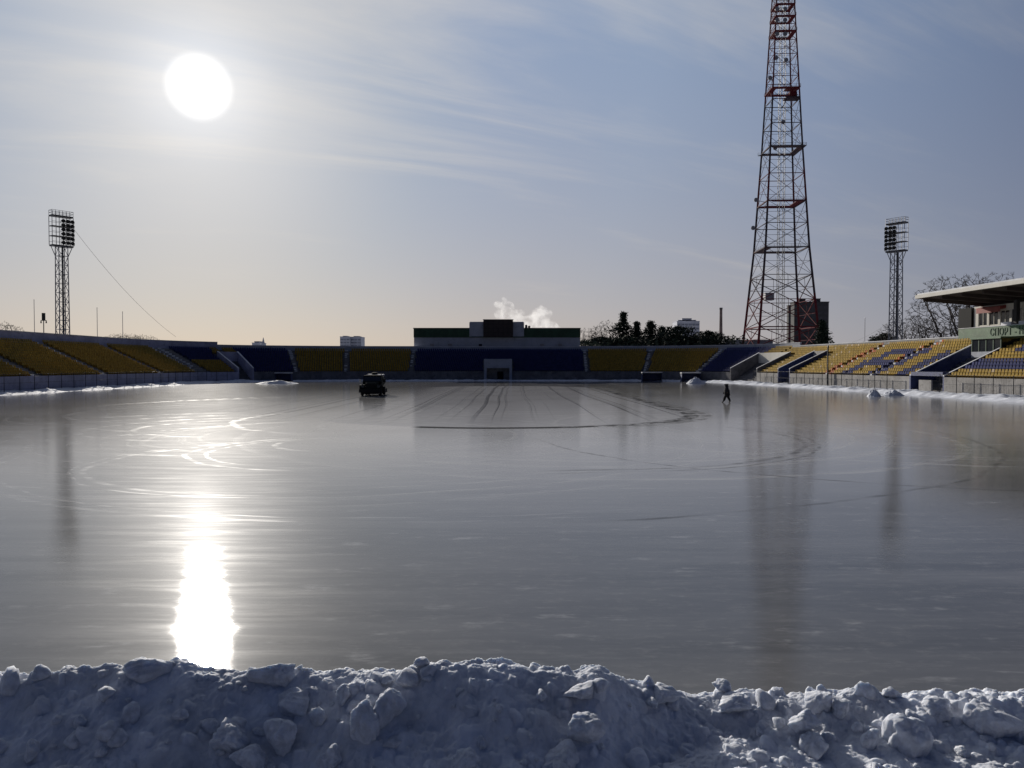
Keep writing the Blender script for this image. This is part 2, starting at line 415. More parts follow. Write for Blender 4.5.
    t.put(g1.inputs['Roughness'], t.add(r1, t.mul(inside, 0.02)))
    g2.inputs['Roughness'].default_value = 0.40
    rough_part = t.add(0.042, t.mul(t.smooth(st2, 0.42, 0.75), 0.05))
    rough_part = t.mul(rough_part, t.mul(t.smooth(y, 13, 28, 0.50, 0.20), t.smooth(y, 30, 60, 1.0, 0.55)))
    rough_part = t.add(rough_part, t.add(t.mul(pale, 0.035), t.mul(lanes, 0.010)))
    g3 = t.new('ShaderNodeBsdfAnisotropic', distribution='BECKMANN'); t.put(g3.inputs['Normal'], b.outputs[0]); g3.inputs['Color'].default_value = (0.97, 0.98, 1, 1); t.put(g3.inputs['Roughness'], t.smooth(y, 15, 32, 0.245, 0.165))
    m13 = t.new('ShaderNodeMixShader'); t.put(m13.inputs[0], t.add(t.smooth(y, 20, 70, 0.006, 0.6), t.mul(t.smooth(st2, 0.42, 0.75), 0.008))); nt.links.new(g1.outputs[0], m13.inputs[1]); nt.links.new(g3.outputs[0], m13.inputs[2])
    ms = t.new('ShaderNodeMixShader'); t.put(ms.inputs[0], rough_part); nt.links.new(m13.outputs[0], ms.inputs[1]); nt.links.new(g2.outputs[0], ms.inputs[2])
    fr = t.new('ShaderNodeFresnel'); fr.inputs['IOR'].default_value = 1.37; t.put(fr.inputs['Normal'], b.outputs[0])
    dull = t.m('MAXIMUM', t.m('MAXIMUM', seam, t.mul(darkarc, 0.5)), t.m('MAXIMUM', t.mul(tracks, 0.5), t.mul(inside, 0.4)))
    fac = t.mul(fr.outputs[0], t.sub(1.0, t.mul(dull, 0.85)))
    fac = t.mul(fac, t.sub(1.0, t.mul(t.m('MAXIMUM', lanes, t.mul(t.smooth(grain, 0.5, 0.7), 0.5)), 0.22)))
    fin = t.new('ShaderNodeMixShader'); t.put(fin.inputs[0], fac); nt.links.new(df.outputs[0], fin.inputs[1]); nt.links.new(ms.outputs[0], fin.inputs[2])
    nt.links.new(fin.outputs[0], out.inputs['Surface'])
    return m
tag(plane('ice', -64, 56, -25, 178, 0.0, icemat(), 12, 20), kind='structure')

# ------------------------------------------------------------------ stadium bowl: front line of the stands
CTRL = [(-63, 40), (-63, 70), (-63, 100), (-63, 130), (-62.8, 148), (-61, 156.5), (-57, 163.5), (-50, 169), (-38, 173), (-20, 174.8), (0, 175), (18, 174.8),
        (30, 173), (38.5, 168.5), (44, 161.5), (46.6, 150), (48.2, 133), (50.2, 107.5), (53, 70), (55.2, 40)]
def catmull(pts, n=40):
    out = []
    for i in range(1, len(pts) - 2):
        p0, p1, p2, p3 = [np.array(q, float) for q in pts[i - 1:i + 3]]
        for k in range(n):
            t = k / n
            out.append(0.5 * ((2 * p1) + (-p0 + p2) * t + (2 * p0 - 5 * p1 + 4 * p2 - p3) * t * t + (-p0 + 3 * p1 - 3 * p2 + p3) * t ** 3))
    return np.array(out)
FR = catmull(CTRL)
seg = np.r_[0, np.cumsum(np.hypot(*np.diff(FR, axis=0).T))]
SL = np.arange(0, seg[-1], 0.5)
FX, FY = np.interp(SL, seg, FR[:, 0]), np.interp(SL, seg, FR[:, 1])
TX, TY = np.gradient(FX), np.gradient(FY); L = np.hypot(TX, TY); TX /= L; TY /= L
def smo(a, k=9): 
    return np.convolve(np.pad(a, k, mode='edge'), np.ones(2 * k + 1) / (2 * k + 1), 'valid')
TX, TY = smo(TX), smo(TY); L = np.hypot(TX, TY); TX /= L; TY /= L
NX, NY = -TY, TX         # outward: left of the walking direction
def B(s, run, z):
    x, y = np.interp(s, SL, FX), np.interp(s, SL, FY); nx, ny = np.interp(s, SL, NX), np.interp(s, SL, NY)
    q = math.hypot(nx, ny)
    return (float(x + nx / q * run), float(y + ny / q * run), z)
def Bn(s):
    nx, ny = np.interp(s, SL, NX), np.interp(s, SL, NY); q = math.hypot(nx, ny); return Vector((nx / q, ny / q, 0)), Vector((ny / q, -nx / q, 0))
FPX = np.array([proj(x, y, 1.0)[0] for x, y in zip(FX, FY)])
def s_px(px): return float(np.interp(px, FPX, SL))
def s_py(Y, side):     # arc position on the straight sides
    idx = np.where(FX < -40)[0] if side < 0 else np.where(FX > 40)[0]
    i = idx[np.argmin(np.abs(FY[idx] - Y))]; return float(SL[i])

NR, RUN, RISE, Z0 = 13, 0.85, 0.40, 2.0
ROWZ = [Z0 + RISE * k for k in range(NR)]
TOPRUN = NR * RUN
# tunnels: (s0, s1, rows cut)
TUN = [(s_px(238), s_px(254), 9), (s_px(730), s_px(757), 8), (s_py(138.2, 1), s_py(133.4, 1), 8), (s_py(98.5, 1), s_py(91.3, 1), 11)]
AISLES = [s_py(v, -1) for v in (64, 83, 102.6, 120, 139.2, 153.5)] + [s_px(p) for p in (207, 297, 346, 411, 587, 645, 697)] + [s_py(v, 1) for v in (121, 108, 78)]
PORT = (s_px(484), s_px(512), 5)
print('tunnel s', TUN, 'total', SL[-1])

def seat_blue(px, py, s, k):
    if s < TUN[0][0]: return 1 if (s > s_px(205) and k >= 6) else 0
    if s < s_px(297): return 1 if s > TUN[0][1] else 0
    if s < s_px(411): return 0
    if s < s_px(587): return 1
    if s < s_px(697): return 0
    if s < TUN[1][0]: return 1
    if s < TUN[2][1] + 0.5: return 0
    if s < TUN[3][0]:
        # letter in blue seats on the sunny side, then blue diagonals
        def band(xt, xb, w, yt=346.5, yb=376):
            xx = xt + (xb - xt) * (py - yt) / (yb - yt); return abs(px - xx) < w and yt - 4 < py < yb
        if band(905, 838, 5.0) and py > 351: return 1
        if band(931, 867, 6.5) and py > 349.5: return 1
        if 349.5 < py < 354 and 893 < px < 928: return 1
        if 360.5 < py < 364.5 and 862 < px < 902: return 1
        if band(962, 896, 6) and py > 352: return 1
        if band(982, 921, 4.5) and py > 354: return 1
        return 0
    if k in (0, 1, 5, 6): return 0
    if k in (2, 3, 4): return 1
    if k in (7, 8, 9): return 1 if s > TUN[3][1] + 3 else 0
    return 0

def seat_mesh(m):
    b = MB(); w = 0.21
    b.hexa([(-w, -0.30, 0.36), (w, -0.30, 0.36), (w, 0.10, 0.33), (-w, 0.10, 0.33), (-w, -0.32, 0.42), (w, -0.32, 0.42), (w, 0.10, 0.385), (-w, 0.10, 0.385)])
    b.hexa([(-w, 0.105, 0.34), (w, 0.105, 0.34), (w, 0.15, 0.34), (-w, 0.15, 0.34), (-w * 0.8, 0.20, 0.76), (w * 0.8, 0.20, 0.76), (w * 0.8, 0.24, 0.75), (-w * 0.8, 0.24, 0.75)])
    b.hexa([(-0.08, -0.08, 0.0), (0.08, -0.08, 0.0), (0.08, 0.06, 0.0), (-0.08, 0.06, 0.0), (-0.1, -0.1, 0.352), (0.1, -0.1, 0.352), (0.1, 0.08, 0.332), (-0.1, 0.08, 0.332)])
    return b, b.mesh('seat', m)
SEATMATS = [M['seat_yellow'], M['seat_blue'], M['seat_orange'], M['seat_faded']]
SEATS = [seat_mesh(m) for m in SEATMATS]
SV = np.array(SEATS[0][0].v); SFACE = SEATS[0][0].f

def cut_ranges(s0, s1, k=None):
    """sub-ranges of s0..s1 free of tunnels at row k (k None: at the front wall)"""
    out = []; cur = s0
    cuts = sorted([(a, b) for a, b, n in TUN + [PORT] if b > s0 and a < s1 and (k is None or k < n)])
    for a, b in cuts:
        if a > cur: out.append((cur, a))
        cur = max(cur, b)
    if cur < s1: out.append((cur, s1))
    return out
def srange(a, b, step=1.5):
    n = max(1, int(math.ceil((b - a) / step))); return [a + (b - a) * i / n for i in range(n + 1)]
def ribbon(mb, a, b, prof, mi=0, closed=False, step=1.5):
    """sweep a profile of (run, z) points along the bowl line from a to b; ends capped when closed"""
    ss = srange(a, b, step); n = len(prof); k = len(mb.v)
    for s in ss:
        for r, z in prof: mb.v.append(B(s, r, z))
    for i in range(len(ss) - 1):
        for j in range(n if closed else n - 1):
            j2 = (j + 1) % n
            mb.face((k + i * n + j, k + i * n + j2, k + (i + 1) * n + j2, k + (i + 1) * n + j), mi)
    if closed:
        mb.face([k + j for j in range(n)], mi); mb.face([k + (len(ss) - 1) * n + j for j in range(n)][::-1], mi)
def rect(r0, r1, z0, z1): return [(r0, z0), (r0, z1), (r1, z1), (r1, z0)]

def stand(s0, s1, label, par_h, wall_m, par_m, seats_near):
    mid = B((s0 + s1) / 2, 6, 0)
    root = thing('spectator_stand', label, 'stand', mid)
    # terrace steps
    tb = MB()
    for k in range(NR):
        for a, b in cut_ranges(s0, s1, k):
            z = ROWZ[k]; zb = ROWZ[k - 1] if k else 0.0
            ribbon(tb, a, b, [(k * RUN + (0.301 if k == 0 else 0), zb), (k * RUN + (0.301 if k == 0 else 0), z), ((k + 1) * RUN, z)])
            for e in (a, b):
                if k > 0: tb.quad(B(e, k * RUN, 0), B(e, (k + 1) * RUN, 0), B(e, (k + 1) * RUN, z), B(e, k * RUN, z))
    ribbon(tb, s0, s1, [(TOPRUN, ROWZ[-1]), (TOPRUN, ROWZ[-1] + 0.15), (TOPRUN + 1.0, ROWZ[-1] + 0.15)])
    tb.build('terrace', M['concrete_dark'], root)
    wb = MB()
    for a, b in cut_ranges(s0, s1): ribbon(wb, a, b, rect(0, 0.3, 0.0, 2.15), closed=True)
    wb.build('front_wall', wall_m, root)
    pb = MB(); ribbon(pb, s0, s1, rect(TOPRUN + 1.0, TOPRUN + 1.3, 0, par_h), closed=True); pb.build('back_parapet', par_m, root)
    cb = MB(); ribbon(cb, s0, s1, rect(TOPRUN + 0.95, TOPRUN + 1.35, par_h + 0.003, par_h + 0.13), closed=True, step=1.5); cb.build('snow_coping', M['snow_cap'], root)
    # aisle stairs with half-steps
    for s in AISLES:
        if not (s0 + 0.5 < s < s1 - 0.5): continue
        ab = MB(); hw_ = 1.05 if s < TUN[0][0] else 0.42
        for k in range(NR):
            for h in (0.0, 0.5):
                if k == 0 and h == 0.0: continue
                r0 = (k + h) * RUN; z = ROWZ[k] + (0.006 if h == 0 else 0.2)
                ribbon(ab, s - hw_, s + hw_, rect(r0 - (0.03 if h == 0 else 0), r0 + RUN * 0.5, ROWZ[k] - 0.1, z), closed=True, step=2)
        for k in range(NR):      # snow-white blocks added on the stair edge to read as sunlit treads
            r0 = k * RUN
            if random.random() < 0.75:
                ribbon(ab, s - hw_ - (0.2 if hw_ > 1 else 0), s - hw_ + random.uniform(0.40, 0.65), rect(r0 + 0.30, r0 + 0.84, ROWZ[k] + 0.1, ROWZ[k] + 0.34), 1, closed=True, step=2)
        ab.build('stair', [M['concrete'], M['snow_cap']], root)
    # seats
    spots = []
    for k in range(NR):
        run = k * RUN + 0.50
        ss = np.arange(s0 + 0.3, s1 - 0.25, 0.5)
        pts = np.array([B(q, run, ROWZ[k]) for q in ss]); dl = np.hypot(*np.diff(pts[:, :2], axis=0).T)
        cl = np.r_[0, np.cumsum(dl)]
        grid = np.arange(0.1, cl[-1], 0.52)
        if k == NR - 1 and s0 > TUN[1][0]: continue
        for q in np.interp(grid, cl, ss):
            if any(abs(q - A_) < (1.32 if q < TUN[0][0] else 0.68) for A_ in AISLES): continue
            if any(a - 0.4 < q < b + 0.4 and k < n + 1 for a, b, n in TUN + [PORT]): continue
            x, y, z = B(q, run, ROWZ[k])
            if y < 45: continue
            px, py = proj(x, y, z + 0.5)
            c = seat_blue(px, py, q, k)
            if c == 0:
                if any(abs(q - A_) < 1.5 for A_ in AISLES) and q > TUN[2][1] and random.random() < 0.55: c = 2
                elif random.random() < (0.03 if q > TUN[1][1] else 0.0): c = 3
            elif q > TUN[2][1] and random.random() < 0.02: c = 0
            dist = math.hypot(x, y)
            spots.append((dist if -5 < px < 1029 else 1e6 + dist, x, y, z, q, c))
    spots.sort()
    for d, x, y, z, q, c in spots[:100]:
        n, tdir = Bn(q)
        o = bpy.data.objects.new('seat', SEATS[c][1]); COL.objects.link(o); o.parent = root
        o.matrix_parent_inverse = world_of(root).inverted()
        o.location = (x, y, z + 0.004); o.rotation_euler = (0, 0, math.atan2(n.y, n.x) - math.pi / 2)
    rest = spots[100:]
    if rest:
        V = []; Fc = []; mi = []
        for i, (d, x, y, z, q, c) in enumerate(rest):
            n, tdir = Bn(q); an = math.atan2(n.y, n.x) - math.pi / 2 + random.uniform(-.03, .03); ca, sa = math.cos(an), math.sin(an)
            V.append(np.c_[SV[:, 0] * ca - SV[:, 1] * sa + x, SV[:, 0] * sa + SV[:, 1] * ca + y, SV[:, 2] + z + 0.004])
            Fc += [tuple(j + i * len(SV) for j in f) for f in SFACE]; mi += [c] * len(SFACE)
        mb = MB(); mb.v = [tuple(v) for v in np.concatenate(V)]; mb.f = Fc; mb.mi = mi
        o = mb.build('seat_rows', SEATMATS, root); o['kind'] = 'stuff'
    return root

def tunnel(root, T, wm, em, up=0.9):
    a, b, n = T; Rr = n * RUN; w = 0.28
    # sloping side walls that stand 0.9 m above the seats
    for e0, e1 in ((a, a + w), (b - w, b)):
        mb = MB()
        lo = [B(e0, 0.0, 0), B(e1, 0.0, 0), B(e1, Rr, 0), B(e0, Rr, 0)]
        hi = [B(e0, 0.0, Z0 + up), B(e1, 0.0, Z0 + up), B(e1, Rr, Z0 + RISE * n + up), B(e0, Rr, Z0 + RISE * n + up)]
        mb.hexa(lo[::-1] if False else lo, 0); mb.v[-8:-4] = lo; mb.v[-4:] = hi
        mb.build('tunnel_side_wall', wm, root)
        sb = MB(); q1 = [(x, y, z + 0.004) for x, y, z in hi]; q2 = [(x, y, z + 0.12) for x, y, z in hi]
        sb.hexa(q1 + q2); sb.build('wall_snow', M['snow_cap'], root)
    mb = MB(); ribbon(mb, a + w, b - w, rect(Rr - 0.25, Rr, 0.3, Z0 + RISE * n + (up if up > 0.5 else -0.8)), closed=True); mb.build('tunnel_end_wall', em, root)
    mb = MB()
    zs = Z0 + RISE * n - 1.2
    for i in range(14):
        r0 = Rr * i / 14; z = 0.1 + (zs - 0.1) * i / 13
        ribbon(mb, a + w + 0.002, b - w - 0.002, rect(r0, Rr * (i + 1) / 14 - 0.26 * (i == 13), 0.02, z), closed=True)
    mb.build('tunnel_stair', M['concrete_dark'], root)

S1 = TUN[0][0]; S2 = TUN[1][0]; S3 = TUN[3][0]
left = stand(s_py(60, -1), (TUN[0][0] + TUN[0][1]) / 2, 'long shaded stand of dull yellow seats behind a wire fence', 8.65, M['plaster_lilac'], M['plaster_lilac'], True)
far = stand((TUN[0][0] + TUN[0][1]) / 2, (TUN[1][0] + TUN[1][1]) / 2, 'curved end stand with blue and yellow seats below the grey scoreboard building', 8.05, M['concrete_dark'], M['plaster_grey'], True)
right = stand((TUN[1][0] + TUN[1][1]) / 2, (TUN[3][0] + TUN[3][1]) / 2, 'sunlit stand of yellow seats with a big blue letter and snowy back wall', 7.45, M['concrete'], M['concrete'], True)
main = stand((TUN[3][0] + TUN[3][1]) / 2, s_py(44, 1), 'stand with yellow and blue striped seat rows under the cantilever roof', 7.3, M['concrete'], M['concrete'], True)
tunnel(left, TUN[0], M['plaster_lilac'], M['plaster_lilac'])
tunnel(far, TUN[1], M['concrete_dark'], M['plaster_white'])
tunnel(right, TUN[2], M['blue_paint'], M['concrete'])
tunnel(main, TUN[3], M['blue_paint'], M['blue_paint'], 0.25)
# players' portal at the middle of the end stand
pb = MB(); ribbon(pb, PORT[0], PORT[0] + 0.6, rect(-0.4, PORT[2] * RUN, 0, 5.0), closed=True); ribbon(pb, PORT[1] - 0.6, PORT[1], rect(-0.4, PORT[2] * RUN, 0, 5.0), closed=True)
pb.build('portal_post', M['plaster_grey'], far)
pb = MB(); ribbon(pb, PORT[0] + 0.6, PORT[1] - 0.6, rect(-0.38, PORT[2] * RUN, 2.9, 4.97), closed=True); pb.build('portal_lintel', M['plaster_grey'], far)
pb = MB(); ribbon(pb, PORT[0] + 0.6, PORT[1] - 0.6, rect(2.0, 2.2, 0, 2.9), closed=True); pb.build('portal_gate', M['concrete'], far)
pb = MB(); ribbon(pb, PORT[0] + 3.0, PORT[0] + 4.4, rect(1.9, 1.997, 0.05, 2.1), closed=True); pb.build('portal_door', M['rubber'], far)
# entry gate pieces in the near sunny tunnel
pb = MB(); a, b, n = TUN[3]; ribbon(pb, a + 0.3, b - 0.3, rect(0.0, 1.6, 2.25, 2.75), closed=True); pb.build('entry_lintel', M['blue_paint'], main)
pb = MB(); ribbon(pb, a + 2.4, a + 4.9, rect(-0.25, -0.05, 0.0, 1.75), closed=True); pb.build('entry_screen', M['concrete'], main)

# ------------------------------------------------------------------ fences in front of the side stands
def fence(a, b, off, label, h=2.45):
    ss = list(np.arange(a, b, 3.0))
    root = thing('wire_fence', label, 'fence', B((a + b) / 2, off, 0))
    pm = MB(); pm.tube((0, 0, 0), (0, 0, h), 0.05, 0.045, 6); pm.tube((0, 0, h), (0, 0, h + 0.03), 0.07, 0.03, 6)
    me = pm.mesh('post', M['dark_metal'])
    for s in ss[:100]:
        o = bpy.data.objects.new('post', me); COL.objects.link(o); o.parent = root; o.matrix_parent_inverse = world_of(root).inverted()
        o.location = B(s, off, 0.0)
    rb = MB()
    for z in (h - 0.06, 1.35, 0.55):
        rb.path([B(s, off, z) for s in ss], 0.022, 4)
    rb.build('rail', M['dark_metal'], root)
    mb = MB()
    for i in range(len(ss) - 1):
        for k in range(1, 12):
            s = ss[i] + (ss[i + 1] - ss[i]) * k / 12; p = B(s, off, 0.3); mb.tube(p, (p[0], p[1], h - 0.06), 0.007, n=3, cap=False)
    mb.build('wire_mesh', M['dark_metal'], root)
    return root
fence(s_py(62, -1), TUN[0][0] - 0.5, -0.9, 'dark post and wire fence below the shaded yellow stand', 2.5)
fence(TUN[1][1] + 0.5, TUN[3][0] - 0.6, -0.9, 'post and wire fence below the sunlit stand with the blue letter', 2.5)
fence(TUN[3][1] + 0.6, s_py(44, 1), -0.9, 'post and wire fence below the blue and yellow striped seat rows', 2.5)

# ------------------------------------------------------------------ snow pushed against the stands
def verge(a, b, r_in, h, seed, wob=0.6):
    ss = np.arange(a, b, 0.25); rr = np.linspace(-r_in - 0.8, -0.01, 26)
    S, RRR = np.meshgrid(ss, rr)
    x = np.interp(S, SL, FX) + np.interp(S, SL, NX) * RRR; y = np.interp(S, SL, FY) + np.interp(S, SL, NY) * RRR
    edge = -r_in + wob * 2 * fbm(S * 0.25, RRR * 0, 4, seed)
    u = np.clip((RRR - edge) / 1.4, 0, 1); u = u * u * (3 - 2 * u)
    z = u * h * (0.75 + 1.1 * fbm(S * 0.45, RRR * 0.5, 5, seed + 3)) + u * 0.28 * (fbm(S * 2.1, RRR * 2.1, 4, seed + 5)) * (0.5 + h)
    z = np.where(u > 0.02, np.maximum(z, 0.01), -0.02)
    o = link('snow_verge', gridmesh('snow_verge', x, y, z, M['snow_far']))
    return tag(o, 'ribbon of cleared snow along the foot of the stands', 'snow', kind='stuff')
verge(s_py(55, -1), s_px(250), 3.0, 0.50, 3)
verge(s_px(250), s_px(720), 3.0, 0.35, 21)
verge(s_px(720), s_py(50, 1), 4.4, 0.5, 31)

def mound(c, rx, ry, h, label, seed, dark=False):
    n = 46; u, v = np.meshgrid(np.linspace(-1, 1, n), np.linspace(-1, 1, n))
    r = np.hypot(u, v); z = h * np.clip(1 - r * r, 0, 1) ** 1.3 * (0.95 + 1.5 * fbm(u * 2.2 + seed, v * 2.2, 5, seed)) + 0.45 * h * fbm(u * 6, v * 6, 4, seed + 2) * np.clip(1 - r, 0, 1) ** .4
    z = np.where(r < 1, z, -0.05)
    o = link('snow_mound', gridmesh('snow_mound', u * rx + c[0], v * ry + c[1], z, M['snow_far']))
    return tag(o, label, 'snow pile')
def ground_at(px, py):
    a, b = (px - 512) / F, (384 - py) / F; d = (a, CP + b * SP, -SP + b * CP); k = -CAMZ / d[2]; return (d[0] * k, d[1] * k)
mound(ground_at(874, 396.5), 0.75, 0.9, 0.7, 'shaded heap of snow beside a fence post at the sunny stand', 1)
mound(ground_at(893, 395.5), 1.3, 1.2, 0.5, 'sunlit lumpy heap of snow beside the dark tunnel opening', 2)
mound(ground_at(696, 383.5), 1.9, 1.8, 1.15, 'broad bluish heap of snow where the ice meets the curved end stand', 3)
mound(ground_at(277, 383.6), 4.2, 2.5, 0.55, 'low shaded heap of snow in the corner beside the dugout shelter', 4)

# team shelters and small dark structures at the end
def shelter(px0, px1, Y, z1, label):
    x0, x1 = P(px0, 0, Y)[0], P(px1, 0, Y)[0]
    root = thing('dugout_shelter', label, 'shelter', ((x0 + x1) / 2, Y, 0))
    b = MB(); b.box(x0, x1, Y + 1.5, Y + 1.6, 0, z1); b.build('rear_panel', M['blue_paint'], root)
    for e in (x0, x1 - 0.08):
        b = MB(); b.hexa([(e, Y + 0.3, 0), (e + 0.08, Y + 0.3, 0), (e + 0.08, Y + 1.498, 0), (e, Y + 1.498, 0), (e, Y, z1), (e + 0.08, Y, z1), (e + 0.08, Y + 1.498, z1), (e, Y + 1.498, z1)]); b.build('side_panel', M['blue_paint'], root)
    b = MB(); b.box(x0 - 0.1, x1 + 0.1, Y - 0.2, Y + 1.65, z1 + 0.003, z1 + 0.1); b.build('roof', M['dark_metal'], root)
    b = MB(); b.box(x0 - 0.05, x1 + 0.05, Y - 0.15, Y + 1.6, z1 + 0.104, z1 + 0.3); b.build('roof_snow', M['snow_cap'], root)
    b = MB(); b.box(x0 + 0.1, x1 - 0.1, Y + 0.9, Y + 1.3, 0.4, 0.48); b.build('bench', M['dark_metal'], root)
shelter(644, 664, 168, 1.75, 'snow topped dugout shelter under the yellow end seats')
shelter(684, 703, 165, 1.7, 'snow topped dugout shelter in front of the blue corner seats')
shelter(272, 288, 164, 1.7, 'snow topped dugout shelter in the shaded corner beside the tunnel')

# dark net pole on the sunny side
def pole(px, ptop, pbot_z, Y, r, label, cat='pole', group=None, m='dark_metal', name='slim_pole'):
    x, y, zt = P(px, ptop, Y)
    b = MB(); b.tube((0, 0, 0), (0, 0, zt - pbot_z), r, r * 0.7, 8); b.tube((0, 0, 0), (0, 0, 0.15), r * 2.2, r * 2, 8); b.tube((0, 0, zt - pbot_z), (0, 0, zt - pbot_z + r * 2), r * 1.1, r * 0.3, 8)
    o = b.build(name, M[m]); o.location = (x, y, pbot_z)
    return tag(o, label, cat, group)
pole(828, 347, 0.0, 119, 0.14, 'dark upright pole rising in front of the sunlit yellow seats')
pole(34, 300, 0, 135, 0.06, 'thin bare mast behind the shaded stand, beside the loudspeaker post', m='grey_metal', name='thin_mast')
pole(97, 308, 0, 160, 0.07, 'thin bare mast behind the shaded stand, just past the floodlight tower', m='grey_metal', name='thin_mast')
pole(122.5, 312, 0, 165, 0.07, 'thin bare mast over the shaded stand beside the round bare bushes', m='grey_metal', name='thin_mast')
pole(865, 318, 0, 170, 0.07, 'thin bare mast behind the sunlit stand beside the dark slab block', m='grey_metal', name='thin_mast')
pole(918, 306, 0, 170, 0.07, 'thin bare mast among the bare trees beside the cantilever roof', m='grey_metal', name='thin_mast')

# loudspeaker post
x, y, zt = P(43.5, 313, 148)
root = thing('loudspeaker_post', 'short post with crossbar and dark loudspeaker above the shaded stand', 'loudspeaker post', (x, y, 0))
b = MB(); b.tube((x, y, 0), (x, y, zt - 1.4), 0.1, 0.08, 8); b.build('post', M['dark_metal'], root)
b = MB(); b.box(x - 0.55, x + 0.55, y - 0.06, y + 0.06, zt - 1.5, zt - 1.38); b.tube((x - 0.5, y, zt - 1.5), (x - 0.5, y, zt - 1.95), 0.08, 0.14, 8); b.tube((x + 0.5, y, zt - 1.5), (x + 0.5, y, zt - 1.95), 0.08, 0.14, 8); b.build('crossbar', M['dark_metal'], root)
b = MB(); b.box(x - 0.24, x + 0.24, y - 0.2, y + 0.2, zt - 1.377, zt); b.box(x - 0.2, x + 0.2, y - 0.24, y - 0.203, zt - 1.25, zt - 0.15); b.build('loudspeaker', M['rubber'], root)

# ------------------------------------------------------------------ floodlight towers
def floodlight(px, ptop, pdeck, Y, facing, label, lamp_side):
    cx, cy, zt = P(px, ptop, Y); zd = P(px, pdeck, Y)[2]
    root = thing('floodlight_tower', label, 'floodlight tower', (cx, cy, 0), 'floodlight towers round the rink')
    f = Vector((facing[0], facing[1], 0)).normalized(); u = Vector((-f.y, f.x, 0))
    c = Vector((cx, cy, 0))
    def W(a, b_, z): return tuple(c + u * a + f * b_ + Vector((0, 0, z)))
    h0, h1 = 0.92, 0.78       # shaft half width
    def hw(z): return h0 + (h1 - h0) * z / zd
    for sx, sy in ((-1, -1), (1, -1), (1, 1), (-1, 1)):
        b = MB(); b.tube(W(sx * h0, sy * h0, 0), W(sx * h1, sy * h1, zd), 0.13, 0.09, 6); b.build('mast_leg', M['grey_metal'], root)
    b = MB(); n = 15
    for i in range(n):
        za, zb = zd * i / n, zd * (i + 1) / n; A_, B_ = hw(za), hw(zb)
        q = [(-1, -1), (1, -1), (1, 1), (-1, 1)]
        for j in range(4):
            p0, p1 = q[j], q[(j + 1) % 4]
            s0, s1 = (p0, p1) if i % 2 else (p1, p0)
            b.tube(W(s0[0] * A_, s0[1] * A_, za), W(s1[0] * B_, s1[1] * B_, zb), 0.055, n=4, cap=False)
            b.tube(W(p0[0] * B_, p0[1] * B_, zb), W(p1[0] * B_, p1[1] * B_, zb), 0.05, n=4, cap=False)
    b.build('lattice', M['grey_metal'], root)
    b = MB(); b.tube(W(0.15, 0, 0), W(0.15, 0, zd + 0.1), 0.2, 0.18, 6)
    for i in range(int(zd)): b.tube(W(-0.25, 0, i), W(0.5, 0, i), 0.03, n=4)
    b.build('ladder_shaft', M['dark_metal'], root)
    hwid, dep = 1.85, 0.7; H = zt - zd - 1.2
    for i in range(4):
        z = zd + H * i / 3
        b = MB(); p = [W(-hwid, -dep, z), W(hwid, -dep, z), W(hwid, dep, z), W(-hwid, dep, z)]
        th = 0.28 if i in (0, 3) else 0.12
        b.hexa(p + [(x_, y_, z_ + th) for x_, y_, z_ in p]); b.build('deck', M['dark_metal'], root)
    b = MB()
    for a in (-hwid, -hwid / 3, hwid / 3, hwid):
        for e in (-dep, dep): b.tube(W(a, e, zd + 0.28), W(a, e, zd + H), 0.06, n=4)
    for i in range(3):
        z0_, z1_ = zd + H * i / 3, zd + H * (i + 1) / 3
        for e in (-dep, dep):
            b.tube(W(-hwid, e, z0_ + 0.9), W(hwid, e, z0_ + 0.9), 0.035, n=4)
    b.build('rack_frame', M['grey_metal'], root)
    b = MB()
    for e in (-dep, dep):
        for z in (zt - 0.05, zt - 0.5): b.tube(W(-hwid, e, z), W(hwid, e, z), 0.04, n=4)
    for a in (-hwid, hwid):
        for z in (zt - 0.05, zt - 0.5): b.tube(W(a, -dep, z), W(a, dep, z), 0.04, n=4)
    for k in range(7):
        a = -hwid + 2 * hwid * k / 6
        for e in (-dep, dep): b.tube(W(a, e, zd + H), W(a, e, zt), 0.035, n=4)
    b.build('railing', M['grey_metal'], root)
    for sgn in (-1, 1):
        b = MB(); b.tube(W(sgn * hwid, 0, zd), W(sgn * h1, 0, zd - 2.6), 0.07, n=5); b.build('strut', M['grey_metal'], root)
    # lamps on the rink side: drum with yoke, dark face
    lm = MB(); lm.lathe([(0.12, -0.3), (0.3, -0.12), (0.36, 0.1), (0.36, 0.16), (0.30, 0.165)], (0, 0, 0), 'y', 10); lm.box(-0.42, -0.37, -0.05, 0.05, -0.42, 0.1); lm.box(0.37, 0.42, -0.05, 0.05, -0.42, 0.1); lm.box(-0.42, 0.42, -0.05, 0.05, -0.46, -0.421)
    me = lm.mesh('lamp', M['rubber'])
    ang = math.atan2(f.y, f.x) - math.pi / 2
    for r_ in range(6):
        for k in range(3):
            a = lamp_side * (0.0 + 0.78 * k) ; z = zd + 0.75 + (H - 1.0) * r_ / 5.6
            o = bpy.data.objects.new('lamp', me); COL.objects.link(o); o.parent = root; o.matrix_parent_inverse = world_of(root).inverted()
            o.location = W(a, dep + 0.2, z); o.rotation_euler = (R(-18), 0, ang)
    return root
floodlight(61, 211, 247, 145, (77, -60), 'lattice floodlight tower with its lamp rack standing over the shaded yellow stand', 1)
floodlight(897, 218, 252, 150, (-83, -60), 'lattice floodlight tower with its lamp rack between the red mast and the cantilever roof', -1)

